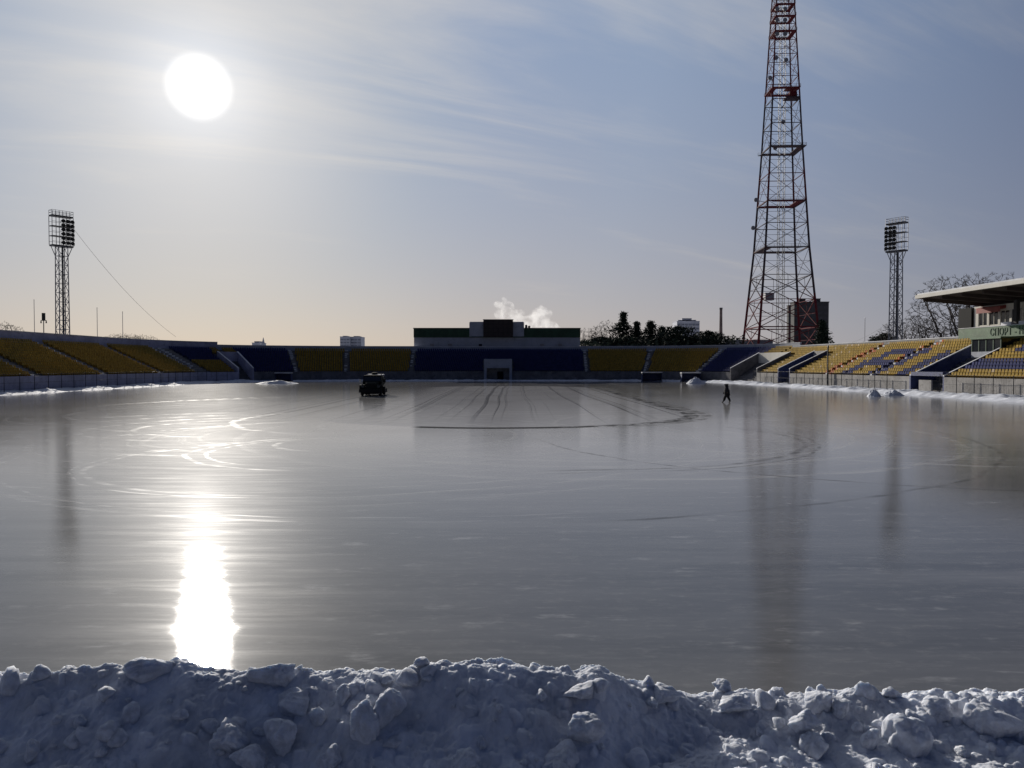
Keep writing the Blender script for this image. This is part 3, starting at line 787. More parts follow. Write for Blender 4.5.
def cable(p0, p1, sag, r, label):
    b = MB(); n = 24; p0, p1 = Vector(p0), Vector(p1)
    pts = [p0.lerp(p1, i / n) - Vector((0, 0, sag * 4 * (i / n) * (1 - i / n))) for i in range(n + 1)]
    b.path(pts, r, 4); o = b.build('overhead_cable', M['dark_metal']); tag(o, label, 'cable')
cable(P(73, 228, 145), P(176, 337, 180), 1.6, 0.024, 'thin cable slanting down from the floodlight rack over the shaded stand')
cable(P(889, 322, 150), P(846, 344, 175), 0.6, 0.02, 'thin cable slanting down from the floodlight tower behind the sunlit stand')

# ------------------------------------------------------------------ red and white television mast
def tvmast():
    Y = 300.0; cx = P(780, 343, Y)[0]
    Z = lambda py: P(780, py, Y)[2]
    prof = [(376, 46.5), (343, 41.0), (250, 29.6), (150, 21.7), (0, 11.8), (-130, 5.0)]
    def rad(py):
        return np.interp(-py, [-q[0] for q in prof], [q[1] for q in prof]) * Y / F
    m, t, bs = newmat('banded_mast_paint')
    g = t.new('ShaderNodeNewGeometry').outputs['Position']; z = t.sep(g)[2]
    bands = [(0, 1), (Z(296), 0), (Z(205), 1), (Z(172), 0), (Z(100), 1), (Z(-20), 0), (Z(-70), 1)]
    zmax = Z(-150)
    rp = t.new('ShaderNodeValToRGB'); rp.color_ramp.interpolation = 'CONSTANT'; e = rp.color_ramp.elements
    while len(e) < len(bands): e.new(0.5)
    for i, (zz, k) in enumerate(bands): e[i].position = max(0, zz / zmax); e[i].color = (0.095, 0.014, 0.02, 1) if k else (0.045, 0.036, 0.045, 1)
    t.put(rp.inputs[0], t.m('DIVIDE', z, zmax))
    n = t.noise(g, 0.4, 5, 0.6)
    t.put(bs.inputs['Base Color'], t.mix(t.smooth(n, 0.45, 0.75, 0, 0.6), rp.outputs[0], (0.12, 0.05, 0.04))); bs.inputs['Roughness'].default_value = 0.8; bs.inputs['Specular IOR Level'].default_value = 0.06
    root = thing('television_mast', 'tall red and white lattice television mast rising out of frame', 'mast', (cx, Y, 0))
    ang = [R(-47.5 + 90 * k) for k in range(4)]
    def pt(k, py, f=1.0):
        r = rad(py) * f; return (cx + r * math.cos(ang[k % 4]), Y + r * math.sin(ang[k % 4]), max(0, Z(py)))
    lv = [376, 352, 328, 301, 277, 250, 226, 204, 177, 150, 127, 103, 80, 58, 44, 28, 12, -4, -25, -50, -80, -110, -130]
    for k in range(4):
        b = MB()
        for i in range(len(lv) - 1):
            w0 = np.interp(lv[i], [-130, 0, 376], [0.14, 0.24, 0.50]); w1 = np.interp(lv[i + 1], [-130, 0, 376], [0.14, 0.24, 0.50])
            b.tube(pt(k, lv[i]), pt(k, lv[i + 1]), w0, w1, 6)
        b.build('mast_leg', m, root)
    for i, py in enumerate(lv[1:]):
        b = MB()
        w = 0.30 if py in (328, 250, 204, 150) else (0.17 if py > 100 else 0.13)
        for k in range(4): b.tube(pt(k, py), pt(k + 1, py), w, n=4)
        b.build('ring_beam', m, root)
    b = MB()
    for i in range(len(lv) - 1):
        big = lv[i] > 280; w = 0.19 if big else (0.085 if lv[i] > 60 else 0.07)
        for k in range(4):
            a0, a1, c0, c1 = Vector(pt(k, lv[i])), Vector(pt(k + 1, lv[i])), Vector(pt(k, lv[i + 1])), Vector(pt(k + 1, lv[i + 1]))
            if big:
                mid0, mid1 = (a0 + a1) / 2, (c0 + c1) / 2
                b.tube(a0, c1, w, n=4, cap=False); b.tube(a1, c0, w, n=4, cap=False)
                mm = (a0 + a1 + c0 + c1) / 4
                b.tube((a0 + c0) / 2, (a1 + c1) / 2, 0.1, n=4, cap=False); b.tube(mid1, mm, 0.09, n=4, cap=False)
            else:
                b.tube(a0, c1, w, n=4, cap=False); b.tube(a1, c0, w, n=4, cap=False)
                if lv[i] > 40: b.tube((a0 + c0) / 2, (a1 + c1) / 2, w * 0.9, n=4, cap=False)
    b.build('bracing', m, root)
    b = MB(); q = 1.15
    zt = Z(-60)
    for sx, sy in ((-1, -1), (1, -1), (1, 1), (-1, 1)): b.tube((cx + sx * q, Y + sy * q, 0), (cx + sx * q * 0.7, Y + sy * q * 0.7, zt), 0.12, 0.1, 4)
    nz = 46
    for i in range(nz):
        z0, z1 = zt * i / nz, zt * (i + 1) / nz
        for j in range(4):
            s0 = ((-1, -1), (1, -1), (1, 1), (-1, 1))[j]; s1 = ((1, -1), (1, 1), (-1, 1), (-1, -1))[j]
            if i % 2: s0, s1 = s1, s0
            b.tube((cx + s0[0] * q, Y + s0[1] * q, z0), (cx + s1[0] * q, Y + s1[1] * q, z1), 0.05, n=3, cap=False)
    b.build('lift_shaft', M['dark_metal'], root)
    # platforms
    for py, k0, ext in ((250, 0, 0.0), (204, 2, 0.0), (151, 2, 1.6), (92, 3, 0.6), (35, 0, 0.4), (20, 0, 0.4), (8, 0, 0.4)):
        b = MB(); z = Z(py); r = rad(py) + ext; c4 = [(cx + r * math.cos(a_), Y + r * math.sin(a_)) for a_ in ang]; ci = [(cx + r * 0.62 * math.cos(a_), Y + r * 0.62 * math.sin(a_)) for a_ in ang]
        for j in range(4):
            j2 = (j + 1) % 4
            if py in (250, 204, 151) and j == k0: continue
            b.hexa([(*c4[j], z), (*c4[j2], z), (*ci[j2], z), (*ci[j], z)] + [(*c4[j], z + 0.25), (*c4[j2], z + 0.25), (*ci[j2], z + 0.25), (*ci[j], z + 0.25)])
            for rz in (0.6, 1.2): b.tube((*c4[j], z + rz), (*c4[j2], z + rz), 0.05, n=4)
            for w_ in np.linspace(0, 1, 6): 
                xx, yy = c4[j][0] * (1 - w_) + c4[j2][0] * w_, c4[j][1] * (1 - w_) + c4[j2][1] * w_; b.tube((xx, yy, z + 0.2), (xx, yy, z + 1.2), 0.05, n=4)
        b.build('platform', m, root)
    # equipment cabin, antenna drums and panel dishes
    x0, _, z0 = P(789, 102, Y); b = MB(); b.box(x0 - 2.8, x0 + 2.6, Y - 5, Y - 1, z0, z0 + 0.5); b.box(x0 - 1.2, x0 + 1.6, Y - 4.2, Y - 1.6, z0 + 0.503, z0 + 2.6); b.box(x0 - 2.6, x0 + 2.4, Y - 4.8, Y - 1.2, z0 + 3.603, z0 + 3.85)
    for px_ in (-2.5, -0.9, 0.8, 2.3):
        for py_ in (-4.7, -1.3): b.tube((x0 + px_, Y + py_, z0 + 0.4), (x0 + px_, Y + py_, z0 + 3.7), 0.09, n=4)
    for zz_ in (1.3, 2.2): b.tube((x0 - 2.6, Y - 4.8, z0 + zz_), (x0 + 2.4, Y - 4.8, z0 + zz_), 0.07, n=4)
    b.tube((x0 - 2, Y - 3, z0), (cx, Y, z0 - 2.4), 0.15); b.build('equipment_cabin', m, root)
    x0, _, z0 = P(768.5, 297, Y); b = MB(); b.box(x0 - 1.7, x0 + 1.7, Y - 1.5, Y + 1.5, z0 - 1.3, z0 + 1.3); b.box(x0 - 1.9, x0 + 1.9, Y - 1.7, Y + 1.7, z0 + 1.303, z0 + 1.5); b.build('equipment_box', M['grey_metal'], root)
    for px, py in ((756, 200), (753, 228), (775, 148), (783, 122), (776, 58), (770, 78), (786, 60), (777, 34), (785, 34), (777, 20), (785, 20), (777, 9), (785, 9)):
        x0, _, z0 = P(px, py, Y - 4); b = MB(); b.lathe([(0.15, 0.5), (0.75, 0.25), (0.85, -0.2), (0.8, -0.3)], (x0, Y - 4, z0), 'y', 12)
        b.tube((x0, Y - 3.5, z0), (x0 + (cx - x0) * 0.45, Y, z0), 0.12, n=5); b.build('dish_antenna', M['grey_metal'], root)
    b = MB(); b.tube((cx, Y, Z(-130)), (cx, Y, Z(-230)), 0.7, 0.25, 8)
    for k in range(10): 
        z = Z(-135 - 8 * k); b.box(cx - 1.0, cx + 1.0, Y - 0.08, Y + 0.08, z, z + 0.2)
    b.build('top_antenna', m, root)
tvmast()

# ------------------------------------------------------------------ scoreboard building over the end stand
def scoreboard_building():
    Y = 188.0
    X = lambda px: P(px, 340, Y)[0]
    Z = lambda py: P(512, py, Y)[2]
    root = thing('scoreboard_building', 'long grey building with green top band and dark scoreboard above the end stand', 'building', ((X(414) + X(580)) / 2, Y, 0))
    D = 9.0
    b = MB(); b.box(X(414), X(580), Y, Y + D, 0, Z(337.5)); b.build('wall', M['plaster_grey'], root)
    b = MB(); b.box(X(413.7), X(580.3), Y - 0.15, Y + D + 0.15, Z(337.5) + 0.003, Z(328.6)); b.build('green_cladding', M['green_dark'], root)
    b = MB()
    for px in np.arange(418, 578, 4.0):
        if 469 < px < 525: continue
        b.box(X(px) - 0.05, X(px) + 0.05, Y - 0.2, Y - 0.153, Z(337.2), Z(329))
    b.build('cladding_rib', M['green_dark'], root)
    b = MB(); b.box(X(413.2), X(580.8), Y - 0.3, Y + D + 0.3, Z(328.6) + 0.003, Z(327.9)); b.build('roof_edge', M['roof_dark'], root)
    b = MB(); b.box(X(469.5), X(524), Y - 0.6, Y + 5, Z(336.5), Z(322.5)); b.build('screen_housing', M['plaster_grey'], root)
    b = MB(); b.box(X(483.5), X(513), Y - 1.1, Y - 0.603, Z(336.8), Z(320.2)); b.build('scoreboard_screen', M['screen_dark'], root)
    b = MB(); x0, x1 = X(483.5), X(513); z0, z1 = Z(336.8), Z(320.2)
    b.box(x0 - 0.1, x1 + 0.1, Y - 1.2, Y - 0.62, z1 + 0.003, z1 + 0.15); b.box(x0 - 0.1, x1 + 0.1, Y - 1.2, Y - 0.62, z0 - 0.15, z0 - 0.003)
    b.build('screen_frame', M['rubber'], root)
    b = MB()
    for i in range(1, 6): b.box(x0 + (x1 - x0) * i / 6 - 0.03, x0 + (x1 - x0) * i / 6 + 0.03, Y - 1.13, Y - 1.103, z0, z1)
    for i in range(1, 4): b.box(x0, x1, Y - 1.128, Y - 1.104, z0 + (z1 - z0) * i / 4 - 0.03, z0 + (z1 - z0) * i / 4 + 0.03)
    b.build('screen_grid', M['rubber'], root)
    b = MB(); b.box(X(478.7), X(482), Y - 0.06, Y - 0.003, 7.0, Z(344)); b.build('door', M['rubber'], root)
    for px in (430, 448, 540, 558):
        f = MB(); f.box(X(px), X(px + 4), Y - 0.05, Y - 0.003, Z(346), Z(343.8)); fo = f.build('vent', M['concrete'], root)
    b = MB(); b.box(X(470), X(523.5), Y - 0.55, Y + 4.9, Z(322.5) + 0.003, Z(322.5) + 0.16); b.build('roof_snow', M['snow_cap'], root)
    b = MB(); x = X(526.5); b.tube((x, Y + 4, Z(328)), (x, Y + 4, Z(324)), 0.35, 0.3, 8); x = X(529.5); b.tube((x, Y + 4, Z(328)), (x, Y + 4, Z(325)), 0.3, 0.3, 8); b.build('roof_vent', M['roof_dark'], root)
scoreboard_building()

# ------------------------------------------------------------------ grandstand press block, roof and booth on the sunny side
def grandstand():
    d = Vector((-0.075, 1.0, 0)).normalized(); n = Vector((d.y, -d.x, 0))     # d: along the stand (away), n: away from the rink
    O = Vector((61, 105, 0))
    def W(a, r, z): p = O + d * a + n * r; return (p.x, p.y, z)               # a along (positive = far), r outward
    def hx(b, a0, a1, r0, r1, z0, z1, z0b=None, z1b=None):
        z0b = z0 if z0b is None else z0b; z1b = z1 if z1b is None else z1b
        b.hexa([W(a0, r0, z0), W(a1, r0, z0), W(a1, r1, z0b), W(a0, r1, z0b), W(a0, r0, z1), W(a1, r0, z1), W(a1, r1, z1b), W(a0, r1, z1b)][:4][::-1] + [W(a0, r0, z1), W(a1, r0, z1), W(a1, r1, z1b), W(a0, r1, z1b)][::-1])
    root = thing('grandstand_building', 'white press block with green balcony band under a wide cantilever roof', 'building', tuple(O))
    A0 = -60
    b = MB(); hx(b, A0, 2.6, -4.3, 11.5, 12.85, 13.25, 11.8, 12.3); b.build('roof', M['soffit'], root)
    b = MB(); hx(b, A0, 2.6, -4.6, -4.303, 12.84, 13.30); hx(b, 2.603, 2.85, -4.6, 11.5, 12.84, 13.30, 11.79, 12.35); b.build('fascia', M['plaster_white'], root)
    b = MB(); hx(b, A0, 2.7, -4.4, 11.5, 13.325, 13.5, 12.355, 12.55); b.build('roof_snow', M['snow_cap'], root)
    b = MB()
    for a in np.arange(A0 + 2, 2.5, 4.0): hx(b, a - 0.12, a + 0.12, -3.9, 11.3, 12.4, 12.847, 11.3, 11.797)
    b.build('roof_beam', M['soffit'], root)
    # rear wall and the dark stair block
    b = MB(); hx(b, A0, 2.4, 9.0, 9.4, 0, 11.2); b.build('rear_wall', M['plaster_grey'], root)
    b = MB(); hx(b, 3.6, 6.4, 4.2, 7.6, 0, 11.7); b.build('stair_block', M['rubber'], root)
    # press room
    b = MB()
    a1 = 3.3; zb, zt = 7.6, 11.75
    cols = [(a1 - 0.9, a1), (a1 - 3.0, a1 - 2.6), (a1 - 5.6, a1 - 4.7)]
    hx(b, A0, a1, 4.4, 4.7, zb, 9.0); hx(b, A0, a1, 4.4, 4.7, 10.95, zt)
    edges = [a1]; wins = []
    a = a1 - 0.9
    b2 = [(a1 - 0.9, a1)]
    while a > A0 + 3:
        wins.append((a - 1.75, a)); b2.append((a - 2.15, a - 1.75)); a -= 2.15
    for p0, p1 in b2: hx(b, p0, p1, 4.4, 4.7, 9.003, 10.947)
    hx(b, a1 - 0.3, a1, 4.703, 8.9, zb, zt)
    b.build('wall', M['plaster_white'], root)
    for i, (p0, p1) in enumerate(wins[:14]):
        b = MB(); hx(b, p0, p0 + 0.1, 4.46, 4.6, 9.003, 10.947); hx(b, p1 - 0.1, p1, 4.46, 4.6, 9.003, 10.947); hx(b, p0 + 0.1, p1 - 0.1, 4.46, 4.6, 9.003, 9.1); hx(b, p0 + 0.1, p1 - 0.1, 4.46, 4.6, 10.85, 10.947); hx(b, (p0 + p1) / 2 - 0.04, (p0 + p1) / 2 + 0.04, 4.46, 4.6, 9.1, 10.85)
        w = b.build('window', M['plaster_white'] if i < 3 else M['grey_metal'], root)
        b = MB(); hx(b, p0 + 0.1, p1 - 0.1, 4.51, 4.55, 9.1, 10.85); b.build('pane', M['glass'], w)
    b = MB(); hx(b, a1 - 6.3, a1 - 1.6, 3.6, 4.395, 11.0, 11.45, 11.2, 11.6); hx(b, a1 - 6.3, a1 - 1.6, 3.55, 3.595, 10.7, 11.45); b.build('awning', M['red_paint'], root)
    for a in (-6.2, -13, -20, -27, -34, -41):
        b = MB(); hx(b, a - 0.25, a + 0.25, 3.2, 3.7, 6.5, 12.0); b.build('column', M['roof_dark'], root)
    b = MB(); hx(b, A0, 0.2, 0.3, 4.39, 7.35, 7.6); b.build('balcony_floor', M['concrete'], root)
    b = MB(); hx(b, A0, 0.2, 0.0, 0.29, 7.15, 8.5); hx(b, -0.1, 0.2, 0.293, 4.3, 7.15, 8.5); b.build('balcony_band', M['green_paint'], root)
    b = MB(); hx(b, A0, 0.22, -0.04, 0.33, 8.503, 8.58); b.build('balcony_snow', M['snow_cap'], root)
    for a, l in ((-7.5, 1.8), (-10.6, 2.2), (-14.2, 1.6)):
        b = MB(); hx(b, a - l, a, 0.34, 1.2, 8.0, 9.0, 8.0, 8.75); b.build('covered_equipment', M['snow_cap'], root)
    # lettering on the green band
    cu = bpy.data.curves.new('lettering', 'FONT'); cu.body = 'СПОРТ - Н'; cu.size = 1.35; cu.extrude = 0.02; cu.space_character = 1.06
    tmp = bpy.data.objects.new('lettering_source', cu); COL.objects.link(tmp)
    dg = bpy.context.evaluated_depsgraph_get(); me = bpy.data.meshes.new_from_object(tmp.evaluated_get(dg)); bpy.data.objects.remove(tmp)
    me.materials.clear(); me.materials.append(M['green_dark'])
    vs = np.zeros(len(me.vertices) * 3); me.vertices.foreach_get('co', vs); vs = vs.reshape(-1, 3)
    sx = 5.7 / (vs[:, 0].max() - vs[:, 0].min()); 
    rot = Matrix(((-d.x, 0, -n.x, 0), (-d.y, 0, -n.y, 0), (0, 1, 0, 0), (0, 0, 0, 1)))
    me.transform(Matrix.Diagonal((sx, 1, 1, 1))); me.transform(rot)
    w0 = W(-6.0, -0.024, 7.35); me.transform(Matrix.Translation(w0))
    link('lettering', me, root)
    # glazed booth above the tunnel
    bx = thing('glazed_booth', 'small green framed glass booth standing above the stair tunnel', 'booth', W(-10, -2, 4.8))
    a0, a1, r0, r1 = -12.9, -7.6, -3.6, -0.6
    b = MB(); hx(b, a0, a1, r0, r1, 4.55, 5.25); b.build('base', M['plaster_grey'], bx)
    b = MB(); hx(b, a0 - 0.1, a1 + 0.1, r0 - 0.15, r1, 6.8, 7.02); b.build('roof', M['green_paint'], bx)
    b = MB()
    for a in np.linspace(a0, a1 - 0.14, 5): hx(b, a, a + 0.14, r0, r0 + 0.14, 5.253, 6.797)
    hx(b, a1 - 0.14, a1, r1 - 0.2, r1, 5.253, 6.797); hx(b, a0, a0 + 0.14, r1 - 0.2, r1, 5.253, 6.797)
    b.build('mullion', M['green_dark'], bx)
    b = MB(); hx(b, a0 + 0.15, a1 - 0.15, r0 + 0.05, r0 + 0.09, 5.256, 6.79); b.build('front_pane', M['glass'], bx)
    b = MB(); hx(b, a1 - 0.09, a1 - 0.05, r0 + 0.15, r1 - 0.21, 5.256, 6.79); b.build('side_pane', M['glass'], bx)
    b = MB(); hx(b, a0 + 0.05, a0 + 0.09, r0 + 0.15, r1 - 0.21, 5.256, 6.79); b.build('side_pane', M['glass'], bx)
    b = MB(); hx(b, a1 + 0.003, a1 + 0.1, r0 + 0.6, r0 + 1.4, 4.6, 6.7); b.build('door', M['plaster_white'], bx)
grandstand()

# ------------------------------------------------------------------ trees
def bare_tree(px, ptop, Y, label, spread=0.7, seed=1, group=None, levels=5, zbase=0, width=1.0, fork=3):
    """trunk, then limbs grown towards points scattered through a broad crown"""
    rg = np.random.default_rng(seed); x, y, zt = P(px, ptop, Y); H = zt - zbase
    root = thing('bare_tree', label, 'tree', (x, y, zbase), group)
    n_att = 220 + 130 * levels
    u = rg.normal(size=(n_att, 3)); u /= np.linalg.norm(u, axis=1)[:, None]; u *= rg.uniform(0.25, 1.0, n_att)[:, None] ** 0.6
    cz, rz, rx = 0.63 * H, 0.36 * H, 0.36 * H * spread / 0.8 * width
    att = np.c_[x + u[:, 0] * rx, y + u[:, 1] * rx * 0.8, zbase + cz + u[:, 2] * rz]
    att[:, 2] = np.minimum(att[:, 2], zt)
    nodes = [np.array([x, y, zbase])]; par = [-1]; step = H * 0.028
    th = H * 0.26; lean = rg.normal(0, 0.06, 2)
    for i in range(int(th / step)):
        nodes.append(nodes[-1] + np.array([lean[0] * step, lean[1] * step, step])); par.append(len(nodes) - 2)
    alive = np.ones(n_att, bool)
    for it in range(70):
        N = np.array(nodes); A = att[alive]
        if len(A) == 0 or len(N) > 2200: break
        d = np.linalg.norm(A[:, None] - N[None], axis=2); near = d.argmin(1); dm = d.min(1)
        new = {}
        for k in range(len(A)):
            if dm[k] < H * 0.5: new.setdefault(near[k], []).append((A[k] - N[near[k]]) / dm[k])
        added = False
        for k, l in new.items():
            v = np.mean(l, 0) + rg.normal(0, 0.13, 3); v /= np.linalg.norm(v) + 1e-9
            q = N[k] + v * step
            if np.linalg.norm(N - q, axis=1).min() > step * 0.35: nodes.append(q); par.append(int(k)); added = True
        idx = np.where(alive)[0]; N = np.array(nodes)
        dm = np.linalg.norm(att[idx][:, None] - N[None], axis=2).min(1); alive[idx[dm < step * 1.25]] = False
        if not added: break
    N = np.array(nodes); kids = np.zeros(len(N)); r = np.zeros(len(N)); tips = np.ones(len(N), bool)
    for k in range(len(N)):
        if par[k] >= 0: tips[par[k]] = False
    rt = max(0.022, H * 0.0016)
    for k in range(len(N) - 1, -1, -1):
        if tips[k]: r[k] = rt ** 2.2
        if par[k] >= 0: r[par[k]] += r[k]
    r = np.minimum(r ** (1 / 2.2), H * 0.022)
    tr = MB(); br = MB(); nt = int(th / step)
    for k in range(1, len(N)):
        (tr if k <= nt else br).tube(N[par[k]], N[k], min(r[par[k]], r[k] * 1.6), r[k], 6 if k <= nt else 4, cap=False)
    rnd = random.Random(seed)
    for k in np.where(tips)[0]:        # fans of fine twigs at the ends
        d0 = Vector(N[k] - N[par[k]]).normalized()
        for _ in range(6):
            d = (d0 + Vector((rnd.uniform(-1, 1), rnd.uniform(-1, 1), rnd.uniform(-.5, .9))) * 0.8).normalized()
            p1 = Vector(N[k]) + d * step * rnd.uniform(0.7, 1.7); br.tube(N[k], p1, rt * 0.7, rt * 0.35, 3, cap=False)
            d2 = (d + Vector((rnd.uniform(-1, 1), rnd.uniform(-1, 1), rnd.uniform(-.3, .7))) * 0.7).normalized(); br.tube(Vector(N[k]).lerp(p1, .5), Vector(N[k]).lerp(p1, .5) + d2 * step * 0.9, rt * 0.55, rt * 0.3, 3, cap=False)
    tr.build('trunk', M['bark'], root); br.build('crown', M['bark'], root)

def conifer(px, ptop, Y, label, wid=0.22, seed=1, group=None, kind='spruce', zbase=0.0):
    rnd = random.Random(seed); x, y, zt = P(px, ptop, Y); H = zt - zbase
    root = thing({'spruce': 'spruce_tree', 'pine': 'pine_tree', 'round': 'evergreen_tree'}[kind], label, 'tree', (x, y, zbase), group)
    b = MB(); b.tube((x, y, zbase), (x, y, zbase + H * 0.97), H * 0.018, H * 0.004, 7)
    cr = MB()
    def leafclump(p, s, n):
        for _ in range(n):
            c = p + Vector((rnd.gauss(0, s), rnd.gauss(0, s), rnd.gauss(0, s * 0.55)))
            u = Vector((rnd.uniform(-1, 1), rnd.uniform(-1, 1), rnd.uniform(-.6, .6))).normalized(); w = u.cross(Vector((rnd.uniform(-1, 1), rnd.uniform(-1, 1), rnd.uniform(-1, 1)))).normalized()
            l, m_ = rnd.uniform(.35, .75) * s * 1.3, rnd.uniform(.15, .35) * s * 1.3
            cr.quad(c - u * l, c - w * m_, c + u * l, c + w * m_)
    nb = 40
    for i in range(nb):
        f = i / (nb - 1)
        z = zbase + H * (0.12 + 0.86 * f)
        if kind == 'spruce': rr = H * wid * (1 - f) ** 0.85 + 0.25
        elif kind == 'pine': rr = H * wid * (0.55 + 0.6 * math.sin(min(1, f * 1.15) * math.pi) * 0.6) * (1 - f ** 5) * (0.72 + 0.5 * math.sin(f * 17 + seed))
        else: rr = H * wid * 1.3 * math.sin(min(1, 0.12 + f * 0.88) * math.pi) ** 0.6
        rr *= rnd.uniform(0.8, 1.9)
        for j in range(8):
            a = rnd.uniform(0, 2 * math.pi); d = Vector((math.cos(a), math.sin(a), 0))
            tip = Vector((x, y, z)) + d * rr + Vector((0, 0, (-0.12 if kind == 'spruce' else 0.1) * rr))
            if j < 4: b.tube((x, y, z), tip, 0.07, 0.02, 4, cap=False)
            for k in range(3):
                leafclump(Vector((x, y, z)).lerp(tip, 0.30 + 0.35 * k), 0.28 + 0.035 * rr + 0.010 * H, 5)
    b.build('trunk', M['bark'], root); cr.build('crown', M['needles'], root)
TG = 'trees beyond the end stand'
bare_tree(590, 326, 258, 'bare tree close beside the end of the scoreboard building', 0.8, 3, TG)
bare_tree(606, 319, 262, 'tall bare tree between the scoreboard building and the tall pine', 0.75, 5, TG)
conifer(623.5, 312, 262, 'tallest dark pine standing above the end stand', 0.20, 2, TG, 'pine')
conifer(637, 322, 256, 'narrow dark pine just beside the tallest pine', 0.16, 9, TG, 'pine')
conifer(650.5, 321, 260, 'dark spiky spruce midway along the row of evergreens', 0.24, 4, TG, 'spruce')
conifer(662, 326.5, 264, 'smaller spiky spruce between the spruce and the broad evergreen', 0.25, 6, TG, 'spruce')
conifer(678, 326, 250, 'broad dark evergreen standing before the pale high rise', 0.33, 7, TG, 'round')
conifer(694, 336, 254, 'low dark evergreen filling the gap beside the round evergreen', 0.55, 15, TG, 'round')
conifer(708, 331, 252, 'round topped dark evergreen beside the tall chimney', 0.42, 8, TG, 'round')
conifer(602, 337, 246, 'low dark evergreen bush below the tall bare tree', 0.55, 12, TG, 'round')
conifer(630, 337, 248, 'low dark evergreen in front of the tallest pine', 0.75, 13, TG, 'round')
conifer(657, 338, 248, 'low dark evergreen in front of the spiky spruces', 0.75, 14, TG, 'round')
conifer(822.5, 320, 240, 'dark spruce standing against the brown slab block', 0.15, 16, None, 'spruce')
RG = 'bare trees behind the cantilever roof'
bare_tree(957, 273, 182, 'biggest bare tree, its crown showing over the tip of the cantilever roof', 0.85, 21, RG, 6, 0, 1.15, 4)
bare_tree(985, 271, 190, 'bare tree whose crown shows above the middle of the cantilever roof', 0.8, 22, RG, 6, 0, 1.0, 4)
bare_tree(1010, 273, 195, 'bare tree whose crown shows above the near part of the cantilever roof', 0.8, 25, RG, 6, 0, 1.0, 4)
bare_tree(908, 314, 185, 'small leaning bare tree beside the sunny floodlight tower', 0.9, 23, RG, 5, 0, 1.2)
bare_tree(930, 318, 188, 'small bare tree between the floodlight tower and the stair block', 0.9, 24, RG, 5, 0, 1.3)
conifer(884, 334, 200, 'small round dark bush over the snowy back wall of the sunny stand', 0.24, 31, None, 'round')
BG = 'bare bushes behind the shaded stand'
bare_tree(119, 333, 240, 'bare bush just beside the thin mast over the shaded stand', 1.0, 41, BG, 5, 4, 1.4)
bare_tree(131, 333.5, 245, 'bare bush in the middle of the clump over the shaded stand', 1.0, 42, BG, 5, 4, 1.4)
bare_tree(144, 334, 250, 'bare bush farthest from the thin mast over the shaded stand', 1.0, 43, BG, 5, 4, 1.3)
bare_tree(1, 321, 200, 'bare bush at the near end of the shaded stand', 1.0, 44, BG, 5, 4, 1.2)

# ------------------------------------------------------------------ the town behind
def block(px0, px1, ptop, Y, m, label, cat='building', depth=16, rows=0, cols=0, roof=None, name='apartment_block', zfrom=9):
    x0, x1 = P(px0, 340, Y)[0], P(px1, 340, Y)[0]; zt = P(512, ptop, Y)[2]
    root = thing(name, label, cat, ((x0 + x1) / 2, Y, 0))
    b = MB(); b.box(x0, x1, Y, Y + depth, 0, zt); b.box(x0 - 0.2, x1 + 0.2, Y - 0.2, Y + depth + 0.2, zt + 0.003, zt + 0.5); b.build('wall', m, root)
    if rows:
        sx, sz = (x1 - x0) / cols, (zt - 1.0 - zfrom) / rows
        for i in range(rows):
            for j in range(cols):
                w = MB(); cx, cz = x0 + sx * (j + .5), zfrom + sz * (i + .5)
                w.box(cx - sx * .42, cx + sx * .42, Y - 0.06, Y - 0.004, cz - sz * .22, cz + sz * .24); w.build('window', M['glass_dull'] if m is M['city'] else M['glass_dark'], root)
    for (a, c, p) in roof or []:
        b = MB(); xa, xc, zz = P(a, 340, Y)[0], P(c, 340, Y)[0], P(512, p, Y)[2]; b.box(xa, xc, Y + depth * .2, Y + depth * .8, zt + 0.504, zz); b.box(xa - 0.2, xc + 0.2, Y + depth * .18, Y + depth * .82, zz + 0.003, zz + 0.3); b.build('roof_house', m, root)
    return root
block(677, 699.5, 321.5, 700, M['city'], 'pale many storey high rise with stepped roof behind the evergreens', rows=9, cols=6, roof=[(683, 692.5, 318.3), (679, 697, 320)], depth=20)
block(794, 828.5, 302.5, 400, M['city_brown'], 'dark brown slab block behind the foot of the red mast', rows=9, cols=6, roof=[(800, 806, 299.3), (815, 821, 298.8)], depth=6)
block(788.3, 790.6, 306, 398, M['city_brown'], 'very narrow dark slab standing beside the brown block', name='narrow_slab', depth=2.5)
block(725, 773, 340.8, 380, M['city_grey'], 'long low grey shed behind the end stand beside the chimney', name='low_shed', rows=1, cols=10, zfrom=12, depth=20)
block(340, 349.6, 337, 700, M['city'], 'distant apartment block, the half away from the scoreboard building', rows=3, cols=3, zfrom=20, roof=[(342, 346, 336)], depth=18)
block(350.6, 361, 337.2, 705, M['city'], 'distant apartment block, the half nearer the scoreboard building', rows=3, cols=3, zfrom=20, roof=[(353, 358, 336.2)], depth=18)
block(252, 259.5, 343.2, 600, M['city'], 'small distant domed building over the shaded corner stand', name='distant_house', roof=[(253, 258, 341.5)], zfrom=15)
x, y, z = P(263.3, 337.5, 600)
root = thing('spire', 'small thin spire far behind the shaded corner stand', 'spire', (x, y, 0))
b = MB(); b.box(x - 1.2, x + 1.2, y - 1.2, y + 1.2, 0, z - 5); b.build('tower', M['city'], root)
b = MB(); b.lathe([(1.4, 0), (0.9, 1.5), (0.15, 5)], (x, y, z - 4.99), 'z', 8); b.build('cone', M['city'], root)
x, y, z = P(721, 308, 800)
root = thing('chimney_stack', 'tall slim factory chimney standing alone beside the red mast', 'chimney', (x, y, 0))
